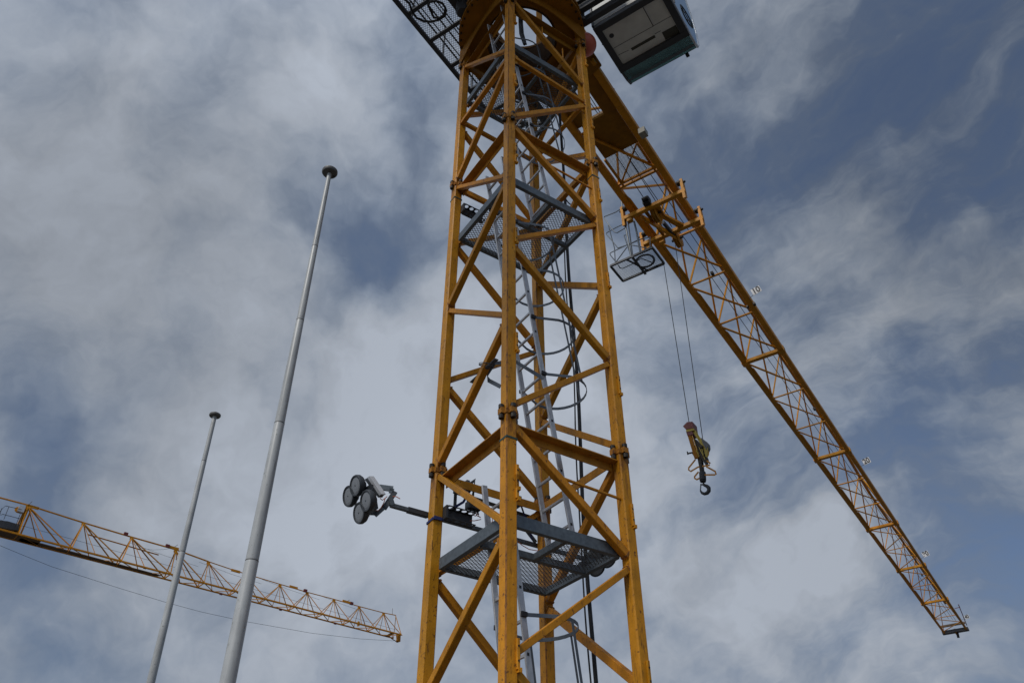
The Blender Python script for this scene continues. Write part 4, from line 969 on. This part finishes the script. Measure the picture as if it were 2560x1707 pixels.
def vm(op, a, b):
    n = N.new('ShaderNodeVectorMath'); n.operation = op
    for i, v_ in enumerate((a, b)):
        if isinstance(v_, (tuple, V)): n.inputs[i].default_value = v_
        else: L.new(v_, n.inputs[i])
    return n
D = vm('NORMALIZE', tc.outputs['Generated'], (0, 0, 0)).outputs[0]
# cloud sheet coordinates: sight direction meeting a flat cloud layer
sep = N.new('ShaderNodeSeparateXYZ'); L.new(D, sep.inputs[0])
zc = math_('ADD', math_('MAXIMUM', sep.outputs['Z'], 0.0), .12)
cmb = N.new('ShaderNodeCombineXYZ'); L.new(math_('DIVIDE', sep.outputs['X'], zc), cmb.inputs[0]); L.new(math_('DIVIDE', sep.outputs['Y'], zc), cmb.inputs[1])
def noise(scale, detail, rough, off=(0, 0, 0), rot=0, stretch=(1, 1, 1), dist=0, src=None):
    mp = N.new('ShaderNodeMapping'); mp.inputs['Location'].default_value = off; mp.inputs['Rotation'].default_value = (0, 0, rot); mp.inputs['Scale'].default_value = stretch
    L.new(src or cmb.outputs[0], mp.inputs[0]); n = N.new('ShaderNodeTexNoise'); n.inputs['Scale'].default_value = scale; n.inputs['Detail'].default_value = detail
    n.inputs['Roughness'].default_value = rough; n.inputs['Distortion'].default_value = dist; L.new(mp.outputs[0], n.inputs['Vector']); return n
warp = noise(3.2, 5, .6, (3, 1, 0), src=D); wv = vm('SCALE', vm('SUBTRACT', warp.outputs['Color'], (.5, .5, .5)).outputs[0], (0, 0, 0)); wv.inputs['Scale'].default_value = .20
DW = vm('ADD', D, wv.outputs[0]).outputs[0]
warp2 = noise(9, 4, .6, (1, 4, 2), src=D); wv2 = vm('SCALE', vm('SUBTRACT', warp2.outputs['Color'], (.5, .5, .5)).outputs[0], (0, 0, 0)); wv2.inputs['Scale'].default_value = .05
DX = vm('ADD', DW, wv2.outputs[0]).outputs[0]
nA = noise(4.0, 10, .56, (5.2, 2.1, 0), src=DX); nB = noise(11, 8, .55, (1.1, 7.3, 0), src=DX)
# wispy streaks, drawn out along one direction of the sky
d1 = ray(1500, 1100).normalized(); d2_ = ray(2500, 500).normalized(); ax = (d2_ - d1).normalized(); bx_ = ax.cross(ray(2000, 800).normalized()).normalized()
ca = vm('DOT_PRODUCT', DW, tuple(ax)).outputs['Value']; cb_ = vm('DOT_PRODUCT', DW, tuple(bx_)).outputs['Value']
cs = N.new('ShaderNodeCombineXYZ'); L.new(math_('MULTIPLY', ca, 3.2), cs.inputs[0]); L.new(math_('MULTIPLY', cb_, 11.0), cs.inputs[1])
nC = noise(1.0, 9, .6, (9.1, 4.2, 0), src=cs.outputs[0])
blobs = [((880, 640), .075, -.62), ((980, 690), .05, -.25), ((720, 520), .05, -.22), ((110, 1110), .085, -.5), ((1150, 620), .05, -.1), ((620, 640), .05, -.12), ((60, 1030), .05, -.2), ((2380, 330), .18, -.20), ((2200, 230), .10, -.16), ((2330, 100), .12, -.12), ((1990, 520), .10, -.16),
         ((1830, 1150), .08, -.34), ((2080, 1180), .07, -.16), ((2390, 1150), .07, -.12), ((1640, 280), .09, -.14), ((1880, 330), .09, -.16), ((1080, 300), .05, -.14), ((130, 1680), .05, -.25), ((60, 1400), .06, -.28), ((2300, 1330), .05, -.10), ((2480, 1500), .08, -.10), ((600, 130), .08, -.06),
         ((880, 250), .09, .18), ((760, 100), .10, .10), ((1000, 950), .16, .30), ((900, 1300), .22, .26), ((300, 820), .14, .12), ((520, 700), .10, .10), ((300, 1080), .10, .12), ((60, 560), .14, .12), ((1560, 900), .16, .24), ((1990, 760), .10, .16), ((1700, 480), .07, .10), ((1650, 130), .06, .10), ((1760, 1500), .16, .20), ((2160, 950), .08, .10), ((1250, 1200), .16, .10), ((2480, 800), .12, .22), ((2150, 600), .07, .12), ((2450, 1350), .14, .14), ((2050, 120), .06, .10), ((2060, 1330), .08, .08)]
field = None
for p, s_, amt in blobs:
    d_ = ray(*p).normalized(); ds = vm('DISTANCE', DW, tuple(d_)).outputs['Value']
    ex = math_('EXPONENT', math_('MULTIPLY', math_('MULTIPLY', ds, ds), -1 / (s_ * s_)), None)
    t = math_('MULTIPLY', ex, amt); field = t if field is None else math_('ADD', field, t)
rightm = math_('ADD', math_('MULTIPLY', sep.outputs['X'], 2.2), .15, True)     # streaks belong to the right half
left = math_('MULTIPLY', sep.outputs['X'], -.18)             # heavier bank to the left
dens = math_('ADD', math_('MULTIPLY', math_('SUBTRACT', nA.outputs['Fac'], .5), 1.42), math_('MULTIPLY', math_('SUBTRACT', nB.outputs['Fac'], .5), .6))
dens = math_('ADD', dens, math_('MULTIPLY', math_('MULTIPLY', math_('SUBTRACT', nC.outputs['Fac'], .5), 1.7), rightm))
dens = math_('ADD', math_('ADD', dens, field), math_('ADD', left, .56))
cov = N.new('ShaderNodeMapRange'); cov.interpolation_type = 'SMOOTHSTEP'; cov.inputs['From Min'].default_value = -.16; cov.inputs['From Max'].default_value = .84; cov.inputs['To Min'].default_value = .30; L.new(dens, cov.inputs['Value'])
br = N.new('ShaderNodeMapRange'); br.inputs['From Min'].default_value = .30; br.inputs['From Max'].default_value = 1.05; br.inputs['To Min'].default_value = 2.35; br.inputs['To Max'].default_value = 4.6; L.new(math_('ADD', dens, math_('MULTIPLY', math_('SUBTRACT', nB.outputs['Fac'], .5), .5)), br.inputs['Value'])
sdn = vm('DOT_PRODUCT', D, tuple(sd)).outputs['Value']
glow = math_('ADD', math_('MULTIPLY', math_('POWER', math_('MAXIMUM', sdn, 0), 2.5), 1.5), 1.0)
for p, s_, amt in (((950, 1350), .26, .10), ((1560, 950), .20, .10), ((850, 200), .14, .06), ((60, 150), .30, -.20), ((80, 750), .24, -.12), ((400, 450), .2, -.08), ((2500, 150), .40, -.34), ((60, 1500), .2, -.10), ((2300, 600), .2, -.08)):
    ds = vm('DISTANCE', DW, tuple(ray(*p).normalized())).outputs['Value']
    glow = math_('ADD', glow, math_('MULTIPLY', math_('EXPONENT', math_('MULTIPLY', math_('MULTIPLY', ds, ds), -1 / (s_ * s_))), amt))
brt = math_('MULTIPLY', br.outputs[0], glow)
hue = N.new('ShaderNodeMix'); hue.data_type = 'RGBA'; hue.inputs[6].default_value = (.66, .86, 1.18, 1); hue.inputs[7].default_value = (.865, .955, 1.105, 1)
L.new(math_('MULTIPLY', math_('ADD', dens, -.18), 1.45, True), hue.inputs[0])
cc = vm('SCALE', hue.outputs[2], (0, 0, 0)); L.new(brt, cc.inputs['Scale'])
skyc = vm('MULTIPLY', sky.outputs[0], (.62, .66, .77))
mx = N.new('ShaderNodeMix'); mx.data_type = 'RGBA'; L.new(cov.outputs[0], mx.inputs[0]); L.new(skyc.outputs[0], mx.inputs[6]); L.new(cc.outputs[0], mx.inputs[7])
L.new(mx.outputs[2], bg.inputs['Color'])
sc = bpy.context.scene
sc.view_settings.view_transform = 'Standard'; sc.view_settings.look = 'None'; sc.view_settings.exposure = 0; sc.view_settings.gamma = 1
sc.cycles.max_bounces = 6; sc.cycles.transparent_max_bounces = 16
for o in bpy.data.objects:
    if '_w' in o: del o['_w']
